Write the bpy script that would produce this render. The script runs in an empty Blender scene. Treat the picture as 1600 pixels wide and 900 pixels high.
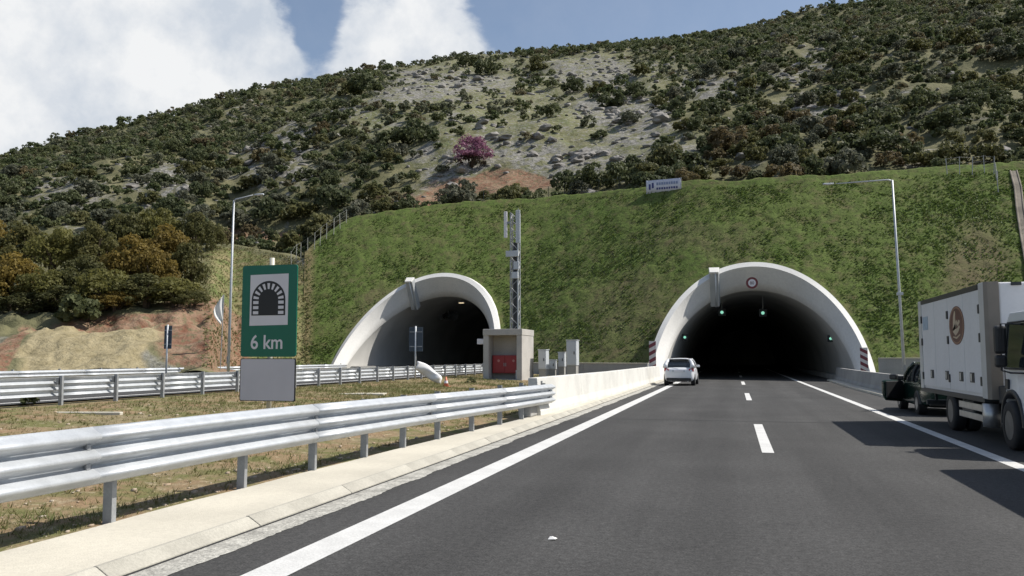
import bpy, bmesh, math, random
import numpy as np
from mathutils import Vector, Matrix, noise as mnoise

# ------------------------------------------------------------------ camera, sky, sun, exposure
SC = bpy.context.scene
C = SC.collection
R = math.radians
F, H = 1300.0, 1.65                       # focal length in photo pixels (1600 wide), eye height in metres
YAW, PITCH = R(14.856), R(4.683)
cam_d = bpy.data.cameras.new('camera'); cam = bpy.data.objects.new('camera', cam_d); C.objects.link(cam)
cam.location = (0, 0, H); cam.rotation_euler = (R(90) + PITCH, 0, YAW)
cam_d.sensor_width = 36; cam_d.lens = F / 1600 * 36; cam_d.clip_end = 5000; cam_d.clip_start = 0.05
SC.camera = cam

SUN_AZ, SUN_EL = R(21), R(51)             # azimuth measured from +X towards +Y
SD = Vector((math.cos(SUN_EL) * math.cos(SUN_AZ), math.cos(SUN_EL) * math.sin(SUN_AZ), math.sin(SUN_EL)))
sun_d = bpy.data.lights.new('sun', 'SUN'); sun_d.energy = 4.5; sun_d.angle = R(0.5); sun_d.color = (1.0, 0.95, 0.87)
sun = bpy.data.objects.new('sun', sun_d); C.objects.link(sun)
sun.rotation_euler = (-SD).to_track_quat('-Z', 'Y').to_euler(); sun.location = (40, 20, 60)

def ray(x, y):                            # photo pixel -> direction
    r = Vector((math.cos(YAW), math.sin(YAW), 0))
    f = Vector((-math.sin(YAW) * math.cos(PITCH), math.cos(YAW) * math.cos(PITCH), math.sin(PITCH)))
    u = r.cross(f)
    return (x - 800) / F * r - (y - 450) / F * u + f
EYE = Vector((0, 0, H))
def gnd(x, y, z=0.0):
    d = ray(x, y); return EYE + d * ((z - H) / d.z)
def atX(x, y, X):
    d = ray(x, y); return EYE + d * (X / d.x)
def atY(x, y, Y):
    d = ray(x, y); return EYE + d * (Y / d.y)
def atD(x, y, D):                         # point at horizontal view depth D
    d = ray(x, y); k = -math.sin(YAW) * d.x + math.cos(YAW) * d.y
    return EYE + d * (D / k)

def make_world():
    w = bpy.data.worlds.new('World'); SC.world = w; w.use_nodes = True
    nt = w.node_tree; N = nt.nodes; L = nt.links; N.clear()
    out = N.new('ShaderNodeOutputWorld'); bg = N.new('ShaderNodeBackground'); bg.inputs[1].default_value = 0.09
    sky = N.new('ShaderNodeTexSky'); sky.sky_type = 'NISHITA'; sky.sun_disc = False
    sky.sun_elevation = SUN_EL; sky.sun_rotation = R(90) - SUN_AZ; sky.air_density = 1.0; sky.dust_density = 1.2; sky.ozone_density = 1.3
    tc = N.new('ShaderNodeTexCoord')
    # cumulus: fractal noise on the direction, pushed up where the photograph's two clouds stand
    nz = N.new('ShaderNodeTexNoise'); nz.inputs['Scale'].default_value = 7.5; nz.inputs['Detail'].default_value = 10; nz.inputs['Roughness'].default_value = 0.6; nz.inputs['Distortion'].default_value = 0.25
    mp = N.new('ShaderNodeMapping'); mp.inputs['Scale'].default_value = (1, 1, 1.7); mp.inputs['Location'].default_value = (3.1, 1.7, 0.4)
    L.new(tc.outputs['Generated'], mp.inputs[0]); L.new(mp.outputs[0], nz.inputs['Vector'])
    field = nz.outputs['Fac']
    def math_(op, a, b=None, clamp=False):
        m = N.new('ShaderNodeMath'); m.operation = op; m.use_clamp = clamp
        for i, v in enumerate((a, b)):
            if v is None: continue
            if isinstance(v, (int, float)): m.inputs[i].default_value = v
            else: L.new(v, m.inputs[i])
        return m.outputs[0]
    def blob(px, py, inner, outer, amt):
        d = ray(px, py).normalized()
        dp = N.new('ShaderNodeVectorMath'); dp.operation = 'DOT_PRODUCT'; dp.inputs[1].default_value = d
        nrm = N.new('ShaderNodeVectorMath'); nrm.operation = 'NORMALIZE'; L.new(tc.outputs['Generated'], nrm.inputs[0]); L.new(nrm.outputs[0], dp.inputs[0])
        mr = N.new('ShaderNodeMapRange'); mr.interpolation_type = 'SMOOTHSTEP'
        mr.inputs['From Min'].default_value = math.cos(R(outer)); mr.inputs['From Max'].default_value = math.cos(R(inner))
        mr.inputs['To Min'].default_value = 0; mr.inputs['To Max'].default_value = amt
        L.new(dp.outputs['Value'], mr.inputs['Value']); return mr.outputs[0]
    for b in ((40, 150, 5, 19, 0.28), (300, 20, 1, 9.0, 0.17), (400, 110, 0.5, 7.0, 0.17), (620, 50, 1.0, 6.4, 0.27), (700, 75, 0.5, 5.0, 0.17), (770, 62, 0.3, 2.4, 0.10), (-350, 40, 8, 20, 0.2),
              (474, 20, 0.2, 3.0, -0.24), (497, 70, 0.1, 1.9, -0.20), (300, 55, 0.1, 2.2, -0.10), (1050, 0, 5, 14, -0.3)):
        field = math_('ADD', field, blob(*b))
    mask = N.new('ShaderNodeMapRange'); mask.interpolation_type = 'SMOOTHSTEP'
    mask.inputs['From Min'].default_value = 0.60; mask.inputs['From Max'].default_value = 0.82; mask.inputs['To Min'].default_value = 0.10
    L.new(field, mask.inputs['Value'])
    n2 = N.new('ShaderNodeTexNoise'); n2.inputs['Scale'].default_value = 9; n2.inputs['Detail'].default_value = 7; n2.inputs['Roughness'].default_value = 0.6
    L.new(tc.outputs['Generated'], n2.inputs['Vector'])
    cr = N.new('ShaderNodeValToRGB'); cr.color_ramp.elements[0].position = 0.33; cr.color_ramp.elements[0].color = (5.0, 5.5, 6.2, 1)
    cr.color_ramp.elements[1].position = 0.58; cr.color_ramp.elements[1].color = (7.6, 7.7, 7.8, 1)
    L.new(n2.outputs['Fac'], cr.inputs[0])
    mx = N.new('ShaderNodeMix'); mx.data_type = 'RGBA'
    L.new(mask.outputs[0], mx.inputs['Factor']); L.new(sky.outputs[0], mx.inputs['A']); L.new(cr.outputs[0], mx.inputs['B'])
    L.new(mx.outputs['Result'], bg.inputs[0]); L.new(bg.outputs[0], out.inputs[0])
make_world()
SC.view_settings.view_transform = 'Standard'; SC.view_settings.look = 'None'
SC.view_settings.exposure = 0.38; SC.view_settings.gamma = 1.0; SC.view_settings.use_curve_mapping = False

rng = np.random.default_rng(7); random.seed(7)

# ------------------------------------------------------------------ materials
MATS = {}
def mat(name, col, rough=0.6, metal=0.0, var=0.0, vscale=3.0, fine=0.0, fscale=60.0, bump=0.0, bscale=80.0, col2=None, emit=None, trans=0.0, objvar=0.0, spec=0.5, coat=0.0):
    if name in MATS: return MATS[name]
    m = bpy.data.materials.new(name); m.use_nodes = True; MATS[name] = m
    nt = m.node_tree; N = nt.nodes; L = nt.links; bs = N['Principled BSDF']
    bs.inputs['Roughness'].default_value = rough; bs.inputs['Metallic'].default_value = metal
    bs.inputs['Specular IOR Level'].default_value = spec; bs.inputs['Coat Weight'].default_value = coat
    bs.inputs['Base Color'].default_value = (*col, 1)
    tc = N.new('ShaderNodeTexCoord'); vec = tc.outputs['Object']
    out = None
    def mixc(a, b, fac):
        x = N.new('ShaderNodeMix'); x.data_type = 'RGBA'
        for s, v in (('A', a), ('B', b)):
            if isinstance(v, tuple): x.inputs[s].default_value = (*v, 1)
            else: L.new(v, x.inputs[s])
        L.new(fac, x.inputs['Factor']); return x.outputs['Result']
    def ramp(fac, a, b):
        mr = N.new('ShaderNodeMapRange'); mr.inputs['From Min'].default_value = a; mr.inputs['From Max'].default_value = b; L.new(fac, mr.inputs['Value']); return mr.outputs[0]
    if var > 0 or col2:
        nz = N.new('ShaderNodeTexNoise'); nz.inputs['Scale'].default_value = vscale; nz.inputs['Detail'].default_value = 6; L.new(vec, nz.inputs['Vector'])
        c2 = col2 or tuple(c * (1 - var) for c in col)
        out = mixc(col, c2, ramp(nz.outputs['Fac'], 0.38, 0.64))
    if fine > 0:
        nz = N.new('ShaderNodeTexNoise'); nz.inputs['Scale'].default_value = fscale; nz.inputs['Detail'].default_value = 3; L.new(vec, nz.inputs['Vector'])
        dk = N.new('ShaderNodeMix'); dk.data_type = 'RGBA'; dk.blend_type = 'MULTIPLY'; dk.inputs['Factor'].default_value = 1
        if out is None: dk.inputs['A'].default_value = (*col, 1)
        else: L.new(out, dk.inputs['A'])
        g = N.new('ShaderNodeMapRange'); g.inputs['From Min'].default_value = 0.3; g.inputs['From Max'].default_value = 0.7; g.inputs['To Min'].default_value = 1 - fine; g.inputs['To Max'].default_value = 1 + fine
        L.new(nz.outputs['Fac'], g.inputs['Value']); L.new(g.outputs[0], dk.inputs['B']); out = dk.outputs['Result']
    if objvar > 0:
        oi = N.new('ShaderNodeObjectInfo'); hs = N.new('ShaderNodeHueSaturation')
        a = N.new('ShaderNodeMapRange'); a.inputs['To Min'].default_value = 1 - objvar; a.inputs['To Max'].default_value = 1 + objvar; L.new(oi.outputs['Random'], a.inputs['Value']); L.new(a.outputs[0], hs.inputs['Value'])
        if out is None: hs.inputs['Color'].default_value = (*col, 1)
        else: L.new(out, hs.inputs['Color'])
        out = hs.outputs[0]
    if out is not None: L.new(out, bs.inputs['Base Color'])
    if bump > 0:
        nz = N.new('ShaderNodeTexNoise'); nz.inputs['Scale'].default_value = bscale; nz.inputs['Detail'].default_value = 4; L.new(vec, nz.inputs['Vector'])
        b = N.new('ShaderNodeBump'); b.inputs['Strength'].default_value = bump; b.inputs['Distance'].default_value = 0.02; L.new(nz.outputs['Fac'], b.inputs['Height']); L.new(b.outputs[0], bs.inputs['Normal'])
    if emit:
        bs.inputs['Emission Color'].default_value = (*emit[:3], 1); bs.inputs['Emission Strength'].default_value = emit[3]
    return m

def leaf_mat(name, cols, trans=0.42):
    """foliage: colour ramp over a per-leaf random (attribute 'lf') and a per-object random"""
    m = bpy.data.materials.new(name); m.use_nodes = True; MATS[name] = m
    nt = m.node_tree; N = nt.nodes; L = nt.links; bs = N['Principled BSDF']; bs.inputs['Roughness'].default_value = 0.65; bs.inputs['Specular IOR Level'].default_value = 0.25
    at = N.new('ShaderNodeAttribute'); at.attribute_name = 'lf'
    oi = N.new('ShaderNodeObjectInfo')
    mm = N.new('ShaderNodeMath'); mm.operation = 'MULTIPLY_ADD'; mm.inputs[1].default_value = 0.45; L.new(at.outputs['Fac'], mm.inputs[0])
    m3 = N.new('ShaderNodeMath'); m3.operation = 'MULTIPLY'; m3.inputs[1].default_value = 0.55; L.new(oi.outputs['Random'], m3.inputs[0]); L.new(m3.outputs[0], mm.inputs[2])
    cr = N.new('ShaderNodeValToRGB'); el = cr.color_ramp.elements
    while len(el) < len(cols): el.new(0.5)
    for i, c in enumerate(cols): el[i].position = i / (len(cols) - 1); el[i].color = (*c, 1)
    L.new(mm.outputs[0], cr.inputs[0]); L.new(cr.outputs[0], bs.inputs['Base Color'])
    tr = N.new('ShaderNodeBsdfTranslucent'); L.new(cr.outputs[0], tr.inputs[0])
    mx = N.new('ShaderNodeMixShader'); mx.inputs[0].default_value = trans
    L.new(bs.outputs[0], mx.inputs[1]); L.new(tr.outputs[0], mx.inputs[2]); L.new(mx.outputs[0], N['Material Output'].inputs[0])
    return m

M_conc = mat('cream concrete', (0.55, 0.515, 0.43), 0.85, var=0.16, vscale=0.7, fine=0.06, fscale=25, bump=0.25, bscale=60)
M_kerb = mat('kerb concrete', (0.44, 0.42, 0.36), 0.9, var=0.25, vscale=1.6, fine=0.10, fscale=40, bump=0.35, bscale=70)
M_gut = mat('gutter concrete', (0.42, 0.41, 0.37), 0.95, var=0.35, vscale=3.5, fine=0.3, fscale=25, bump=0.8, bscale=45)
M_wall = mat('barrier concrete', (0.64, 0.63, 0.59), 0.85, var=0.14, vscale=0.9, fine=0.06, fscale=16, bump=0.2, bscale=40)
M_portal = mat('portal white concrete', (0.70, 0.69, 0.66), 0.8, var=0.10, vscale=0.35, fine=0.05, fscale=6, bump=0.1, bscale=20)
M_rib = mat('rib grey concrete', (0.40, 0.42, 0.43), 0.8, var=0.12, vscale=1)
M_lining = mat('tunnel lining', (0.56, 0.55, 0.52), 0.85, var=0.2, vscale=0.3)
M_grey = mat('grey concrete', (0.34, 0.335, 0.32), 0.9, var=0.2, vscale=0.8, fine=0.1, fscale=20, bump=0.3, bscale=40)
M_kiosk = mat('kiosk concrete', (0.45, 0.43, 0.40), 0.9, var=0.15, vscale=1.2, fine=0.08, fscale=20, bump=0.3, bscale=40)
M_galv = mat('galvanised steel', (0.50, 0.525, 0.55), 0.5, metal=0.30, var=0.13, vscale=6, fine=0.06, fscale=60)
M_galv2 = mat('dull galvanised steel', (0.34, 0.35, 0.36), 0.6, metal=0.3, var=0.2, vscale=5, fine=0.08, fscale=40)
M_dark = mat('dark steel', (0.05, 0.055, 0.06), 0.5, metal=0.3, var=0.3)
M_white = mat('road paint', (0.60, 0.60, 0.585), 0.7, var=0.12, vscale=2.5, fine=0.12, fscale=45, bump=0.3, bscale=120)
M_black = mat('black rubber', (0.018, 0.018, 0.02), 0.75, var=0.2, vscale=8)
M_bplast = mat('black plastic', (0.022, 0.023, 0.025), 0.45, var=0.2, vscale=6)
M_glass = mat('dark glass', (0.02, 0.026, 0.03), 0.06, spec=0.8, var=0.1)
M_cab = mat('cabinet paint', (0.50, 0.53, 0.56), 0.5, var=0.06, vscale=2)
M_wpaint = mat('white vehicle paint', (0.70, 0.71, 0.73), 0.3, var=0.05, vscale=1.5, coat=0.3)
M_green = mat('dark green vehicle paint', (0.006, 0.026, 0.018), 0.25, var=0.1, coat=0.5)
M_alu = mat('aluminium', (0.55, 0.55, 0.54), 0.4, metal=0.8, var=0.15, vscale=4)
M_red = mat('red lamp', (0.35, 0.012, 0.015), 0.25, var=0.1)
M_fire = mat('fire cabinet red', (0.30, 0.016, 0.022), 0.4, var=0.12, vscale=3)
M_wood = mat('bark', (0.09, 0.065, 0.045), 0.95, var=0.4, vscale=6, bump=0.6, bscale=20)
M_rock = mat('limestone', (0.27, 0.255, 0.235), 0.95, var=0.45, vscale=1.1, fine=0.25, fscale=4, bump=0.8, bscale=3, objvar=0.18)
M_signg = mat('sign green', (0.0, 0.135, 0.082), 0.35, var=0.05)
M_signw = mat('sign white', (0.72, 0.70, 0.73), 0.45, var=0.04)
M_signb = mat('sign black', (0.012, 0.012, 0.014), 0.45, var=0.1)
M_signback = mat('sign back grey blue', (0.055, 0.075, 0.10), 0.6, var=0.25, vscale=3)
M_plate = mat('bare plate', (0.58, 0.565, 0.61), 0.5, metal=0.05, var=0.05, vscale=2)

# ------------------------------------------------------------------ mesh helpers
class MB:
    def __init__(s): s.v = []; s.f = []
    def add(s, vs, fs):
        o = len(s.v); s.v += [tuple(v) for v in vs]; s.f += [tuple(i + o for i in f) for f in fs]; return s
    def box(s, c, d, rz=0.0, M=None):
        x, y, z = (k / 2 for k in d); vs = [Vector((a * x, b * y, e * z)) for a in (-1, 1) for b in (-1, 1) for e in (-1, 1)]
        m = M if M is not None else Matrix.Rotation(rz, 3, 'Z')
        vs = [m @ v + Vector(c) for v in vs]
        return s.add(vs, [(0, 1, 3, 2), (4, 6, 7, 5), (0, 4, 5, 1), (2, 3, 7, 6), (0, 2, 6, 4), (1, 5, 7, 3)])
    def bb(s, a, b):
        return s.box([(p + q) / 2 for p, q in zip(a, b)], [abs(q - p) for p, q in zip(a, b)])
    def tube(s, pts, r, n=8, cap=True):
        pts = [Vector(p) for p in pts]; rs = r if isinstance(r, (list, tuple)) else [r] * len(pts); vs = []; fs = []
        up = Vector((0, 0, 1))
        for i, p in enumerate(pts):
            t = (pts[min(i + 1, len(pts) - 1)] - pts[max(i - 1, 0)]).normalized()
            a = t.cross(up)
            if a.length < 1e-3: a = t.cross(Vector((1, 0, 0)))
            a.normalize(); b = t.cross(a)
            for k in range(n):
                an = 2 * math.pi * k / n; vs.append(p + (a * math.cos(an) + b * math.sin(an)) * rs[i])
        for i in range(len(pts) - 1):
            for k in range(n):
                k2 = (k + 1) % n; fs.append((i * n + k, i * n + k2, (i + 1) * n + k2, (i + 1) * n + k))
        if cap: fs.append(tuple(range(n - 1, -1, -1))); fs.append(tuple((len(pts) - 1) * n + k for k in range(n)))
        return s.add(vs, fs)
    def loft(s, rings, closed=False, cap=False):
        n = len(rings[0]); vs = [p for r in rings for p in r]; fs = []
        for i in range(len(rings) - 1):
            for k in range(n if closed else n - 1):
                k2 = (k + 1) % n; fs.append((i * n + k, i * n + k2, (i + 1) * n + k2, (i + 1) * n + k))
        if cap: fs.append(tuple(range(n - 1, -1, -1))); fs.append(tuple((len(rings) - 1) * n + k for k in range(n)))
        return s.add(vs, fs)
    def prism(s, poly, axis, a, b):
        """poly of 2-D points extruded from a to b along axis (0,1,2); the 2-D coords fill the remaining axes in order"""
        def P(p, t):
            q = list(p); q.insert(axis, t); return tuple(q)
        n = len(poly); vs = [P(p, a) for p in poly] + [P(p, b) for p in poly]
        fs = [tuple(range(n - 1, -1, -1)), tuple(range(n, 2 * n))] + [(i, (i + 1) % n, n + (i + 1) % n, n + i) for i in range(n)]
        return s.add(vs, fs)
    def build(s, name, m, parent=None, smooth=False, bevel=0.0, subsurf=0, auto=None):
        me = bpy.data.meshes.new(name); me.from_pydata(s.v, [], s.f); me.update()
        bm = bmesh.new(); bm.from_mesh(me); bmesh.ops.recalc_face_normals(bm, faces=bm.faces); bm.to_mesh(me); bm.free()
        return link(name, me, m, parent, smooth, bevel, subsurf)
def link(name, me, m, parent=None, smooth=False, bevel=0.0, subsurf=0):
    for k in (m if isinstance(m, (list, tuple)) else [m]): me.materials.append(k)
    o = bpy.data.objects.new(name, me); C.objects.link(o); o.parent = parent
    if smooth: me.polygons.foreach_set('use_smooth', [True] * len(me.polygons))
    if bevel: b = o.modifiers.new('bevel', 'BEVEL'); b.width = bevel; b.segments = 2; b.limit_method = 'ANGLE'; b.angle_limit = R(40)
    if subsurf: b = o.modifiers.new('subsurf', 'SUBSURF'); b.levels = subsurf; b.render_levels = subsurf
    return o
def empty(name, loc=(0, 0, 0), rz=0.0):
    o = bpy.data.objects.new(name, None); C.objects.link(o); o.location = loc; o.rotation_euler = (0, 0, rz); o.empty_display_size = 0.3; return o
def tag(o, label=None, cat=None, group=None, kind=None):
    if label: o['label'] = label
    if cat: o['category'] = cat
    if group: o['group'] = group
    if kind: o['kind'] = kind
    return o
def copy_tree(o, parent=None):
    c = o.copy(); C.objects.link(c); c.parent = parent
    for ch in o.children: copy_tree(ch, c)
    return c
def npmesh(name, V, Q):
    """mesh from numpy: V (n,3), Q (m,k) with k = 3 or 4"""
    me = bpy.data.meshes.new(name); k = Q.shape[1]
    me.vertices.add(len(V)); me.vertices.foreach_set('co', np.ascontiguousarray(V, dtype=np.float32).ravel())
    me.loops.add(Q.size); me.loops.foreach_set('vertex_index', np.ascontiguousarray(Q, dtype=np.int32).ravel())
    me.polygons.add(len(Q)); me.polygons.foreach_set('loop_start', np.arange(0, Q.size, k, dtype=np.int32))
    me.update(calc_edges=True); me.validate(); return me
def vnoise(P, scale, seed=0.0, octv=4):
    """numpy value noise in 2-D, fractal; P (n,2) -> about -1..1"""
    out = np.zeros(len(P)); amp = 1.0; tot = 0.0
    for o in range(octv):
        p = P * scale * 2 ** o + seed + o * 17.3; i = np.floor(p).astype(np.int64); f = p - i; f = f * f * (3 - 2 * f)
        def h(ix, iy):
            n = (ix * 374761393 + iy * 668265263 + int(seed * 1000) * 362437) & 0x7fffffff; n = ((n ^ (n >> 13)) * 1274126177) & 0x7fffffff
            return ((n ^ (n >> 16)) & 0xffff) / 32767.5 - 1
        a = h(i[:, 0], i[:, 1]); b = h(i[:, 0] + 1, i[:, 1]); c = h(i[:, 0], i[:, 1] + 1); d = h(i[:, 0] + 1, i[:, 1] + 1)
        out += amp * ((a * (1 - f[:, 0]) + b * f[:, 0]) * (1 - f[:, 1]) + (c * (1 - f[:, 0]) + d * f[:, 0]) * f[:, 1]); tot += amp; amp *= 0.5
    return out / tot * 1.6
def set_attr(me, name, data):
    a = me.attributes.new(name, 'FLOAT', 'POINT'); a.data.foreach_set('value', np.ascontiguousarray(data, dtype=np.float32))

def sstep(a, b, x):
    t = np.clip((np.asarray(x, float) - a) / (b - a), 0, 1); return t * t * (3 - 2 * t)
# ------------------------------------------------------------------ terrain functions
RIGHT = np.array([math.cos(YAW), math.sin(YAW)]); FWD = np.array([-math.sin(YAW), math.cos(YAW)])
def to_qD(X, Y):
    s = X * RIGHT[0] + Y * RIGHT[1]; D = X * FWD[0] + Y * FWD[1]; return s / D, D
def to_XY(q, D):
    s = q * D; return s * RIGHT[0] + D * FWD[0], s * RIGHT[1] + D * FWD[1]
def project(X, Y, Z):
    f = np.array([-math.sin(YAW) * math.cos(PITCH), math.cos(YAW) * math.cos(PITCH), math.sin(PITCH)]); r = np.array([math.cos(YAW), math.sin(YAW), 0]); u = np.cross(r, f)
    P = np.stack([X, Y, Z - H], -1); d = np.maximum(P @ f, 1e-3); return 800 + F * (P @ r) / d, 450 - F * (P @ u) / d
PORT_R = dict(Xc=1.5, Y0=55.5, z0=0.0); PORT_L = dict(Xc=-24.85, Y0=61.7, z0=0.47)
OW, OH, OS = 6.75, 8.22, 0.95               # outer edge: half width, crown height, run of the cut per metre of height
IW, IH, IS = 6.05, 6.55, 1.26             # inner edge
SLOPE = 1.0
def softp(x, w): return w * np.logaddexp(0, np.asarray(x, float) / w)
def toe_Y(X): return 55.75 + 0.36 * (softp(0.0 - X, 2.0) - softp(-17.3 - X, 1.2))
def toe_z(X): return np.interp(X, [-26, 0], [0.47, 0.0])
def bank_z(X, Y): return toe_z(X) + SLOPE * (Y - toe_Y(X))
def bank_hit(x, y):
    d = ray(x, y); lo, hi = 20.0, 200.0
    for _ in range(50):
        m = (lo + hi) / 2; p = EYE + d * m
        if p.z < bank_z(p.x, p.y): hi = m
        else: lo = m
    return EYE + d * lo
BANK_TOP = [(474, 405), (500, 378), (545, 349), (600, 338), (700, 325), (800, 318), (880, 311), (1005, 301), (1150, 292), (1290, 285), (1400, 276), (1480, 270), (1550, 266), (1620, 264), (1750, 262), (1950, 262)]
tp = [bank_hit(*b) for b in BANK_TOP]
TOPQ = np.array([to_qD(p.x, p.y)[0] for p in tp]); TOPD = np.array([to_qD(p.x, p.y)[1] for p in tp])
def toe_D(q):
    q = np.asarray(q, float); lo = np.full(q.shape, 20.0); hi = np.full(q.shape, 150.0)
    for _ in range(40):
        m = (lo + hi) / 2; X, Y = to_XY(q, m); f = Y > toe_Y(X); hi = np.where(f, m, hi); lo = np.where(f, lo, m)
    return hi
def line(pts):
    P = [atD(*p) for p in pts]; qd = [to_qD(p.x, p.y) for p in P]
    return np.array([a for a, b in qd]), np.array([b for a, b in qd]), np.array([p.z for p in P])
QL = TOPQ[0]
LEFT = [  # knot lines left of the grass bank: photo column, row, depth
    [(-700, 585, 46), (0, 584, 46), (330, 584, 46), (360, 580, 60), (474, 578, 63)],
    [(-700, 521, 52), (20, 521, 52), (330, 519, 52), (365, 540, 64), (474, 532, 68)],
    [(-700, 519, 56.5), (20, 519, 56.5), (330, 517, 56.5), (365, 505, 69), (474, 495, 74)],
    [(-700, 500, 58), (20, 500, 58), (330, 494, 58), (365, 450, 77), (474, 452, 82)],
    [(-700, 430, 84), (20, 415, 86), (320, 385, 88), (365, 382, 90), (474, 405, 87)]]
LL = [line(l) for l in LEFT]
for k_ in range(5):                       # join the left slope to the edge of the bank without a step
    t0 = float(toe_D(np.array([QL]))[0]); dk_ = t0 + (TOPD[0] - t0) * k_ / 4; xk_, yk_ = to_XY(QL, dk_); LL[k_][0][-1] = QL; LL[k_][1][-1] = dk_; LL[k_][2][-1] = bank_z(xk_, yk_)
CREST = line([(-700, 395, 190), (-300, 320, 195), (0, 247, 200), (250, 180, 205), (420, 138, 210), (560, 112, 216), (700, 91, 224), (850, 77, 230), (1000, 66, 236), (1150, 44, 239), (1300, 20, 242), (1450, -14, 244), (1700, -70, 248), (2100, -150, 252)])
def knots(q):
    q = np.asarray(q, float); n = len(q); D = np.zeros((n, 9)); Z = np.zeros((n, 9))
    td = toe_D(q); topd = np.interp(q, TOPQ, TOPD)
    bank = q >= QL
    for k in range(5):
        D[:, k] = np.interp(q, LL[k][0], LL[k][1]); Z[:, k] = np.interp(q, LL[k][0], LL[k][2])
        db = td + (topd - td) * k / 4; X, Y = to_XY(q, db); zb = bank_z(X, Y)
        D[bank, k] = db[bank]; Z[bank, k] = zb[bank]
    cd = np.interp(q, CREST[0], CREST[1]); cz = np.interp(q, CREST[0], CREST[2])
    D[:, 5] = D[:, 4] + 5; Z[:, 5] = Z[:, 4] + 0.9
    D[:, 6] = D[:, 5] + (cd - D[:, 5]) * 0.5; Z[:, 6] = Z[:, 5] + (cz - Z[:, 5]) * 0.52
    D[:, 7] = cd; Z[:, 7] = cz
    D[:, 8] = cd + 140; Z[:, 8] = cz * 0.75
    return D, Z
def hill_z(q, D, rough=True):
    K, Z = knots(q); out = Z[:, 0].copy()
    for k in range(8):
        t = np.clip((D - K[:, k]) / (K[:, k + 1] - K[:, k]), 0, 1); out += t * (Z[:, k + 1] - Z[:, k])
    if rough:
        X, Y = to_XY(q, D); P = np.stack([X, Y], 1); w = sstep(0, 14, D - K[:, 4])
        out += w * (1.5 * vnoise(P, 0.035, 1.0, 3) + 0.75 * vnoise(P, 0.16, 5.0, 3) * (0.4 + 0.6 * w)) + 0.16 * vnoise(P, 0.5, 3.0, 3)
        out += 0.75 * vnoise(P, 0.55, 19.0, 4) * sstep(-2.5, -0.5, D - K[:, 2]) * (1 - sstep(0.0, 3.0, D - K[:, 3])) * (q < QL) + 0.22 * vnoise(P, 0.5, 29.0, 3) * (q < QL) * (D < K[:, 2])
    return out

def zone_mask(px, py, cx, cy, rx, ry, rot=0.0):
    c, s = math.cos(R(rot)), math.sin(R(rot)); dx, dy = px - cx, py - cy
    return np.clip(1.35 - np.hypot((dx * c + dy * s) / rx, (-dx * s + dy * c) / ry), 0, 1) / 0.6
def zones(X, Y, Z):
    px, py = project(X, Y, Z); P = np.stack([X, Y], 1); n = vnoise(P, 0.09, 8.0, 4); px = px + n * 34; py = py + vnoise(P, 0.11, 2.0, 4) * 18
    mead = np.zeros(len(X))
    for z in ((800, 170, 235, 62, 12), (610, 180, 105, 42, 10), (860, 235, 130, 42, 5), (960, 110, 110, 30, 0), (700, 250, 60, 40, 0), (720, 112, 130, 22, -8), (950, 200, 120, 45, 10)):
        mead = np.maximum(mead, np.clip(zone_mask(px, py, *z), 0, 1))
    red = np.zeros(len(X))
    for z in ((755, 294, 100, 19, -6), (205, 505, 140, 18, 0), (315, 520, 60, 55, 0), (410, 376, 110, 7, -2), (10, 545, 22, 40, 0), (350, 545, 40, 40, 0)):
        red = np.maximum(red, np.clip(zone_mask(px, py, *z), 0, 1))
    rock = np.zeros(len(X))
    for z in ((690, 135, 120, 18, -5), (860, 245, 110, 28, 3), (410, 215, 60, 22, -20), (250, 290, 45, 30, -30), (710, 265, 60, 20, -25), (990, 180, 70, 40, 10), (940, 118, 60, 20, 0), (120, 305, 40, 18, 0), (430, 260, 60, 30, -15), (1250, 110, 60, 18, 0), (1130, 130, 60, 16, 0), (1300, 170, 60, 12, 0)):
        rock = np.maximum(rock, np.clip(zone_mask(px, py, *z), 0, 1))
    return mead, red, rock

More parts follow.
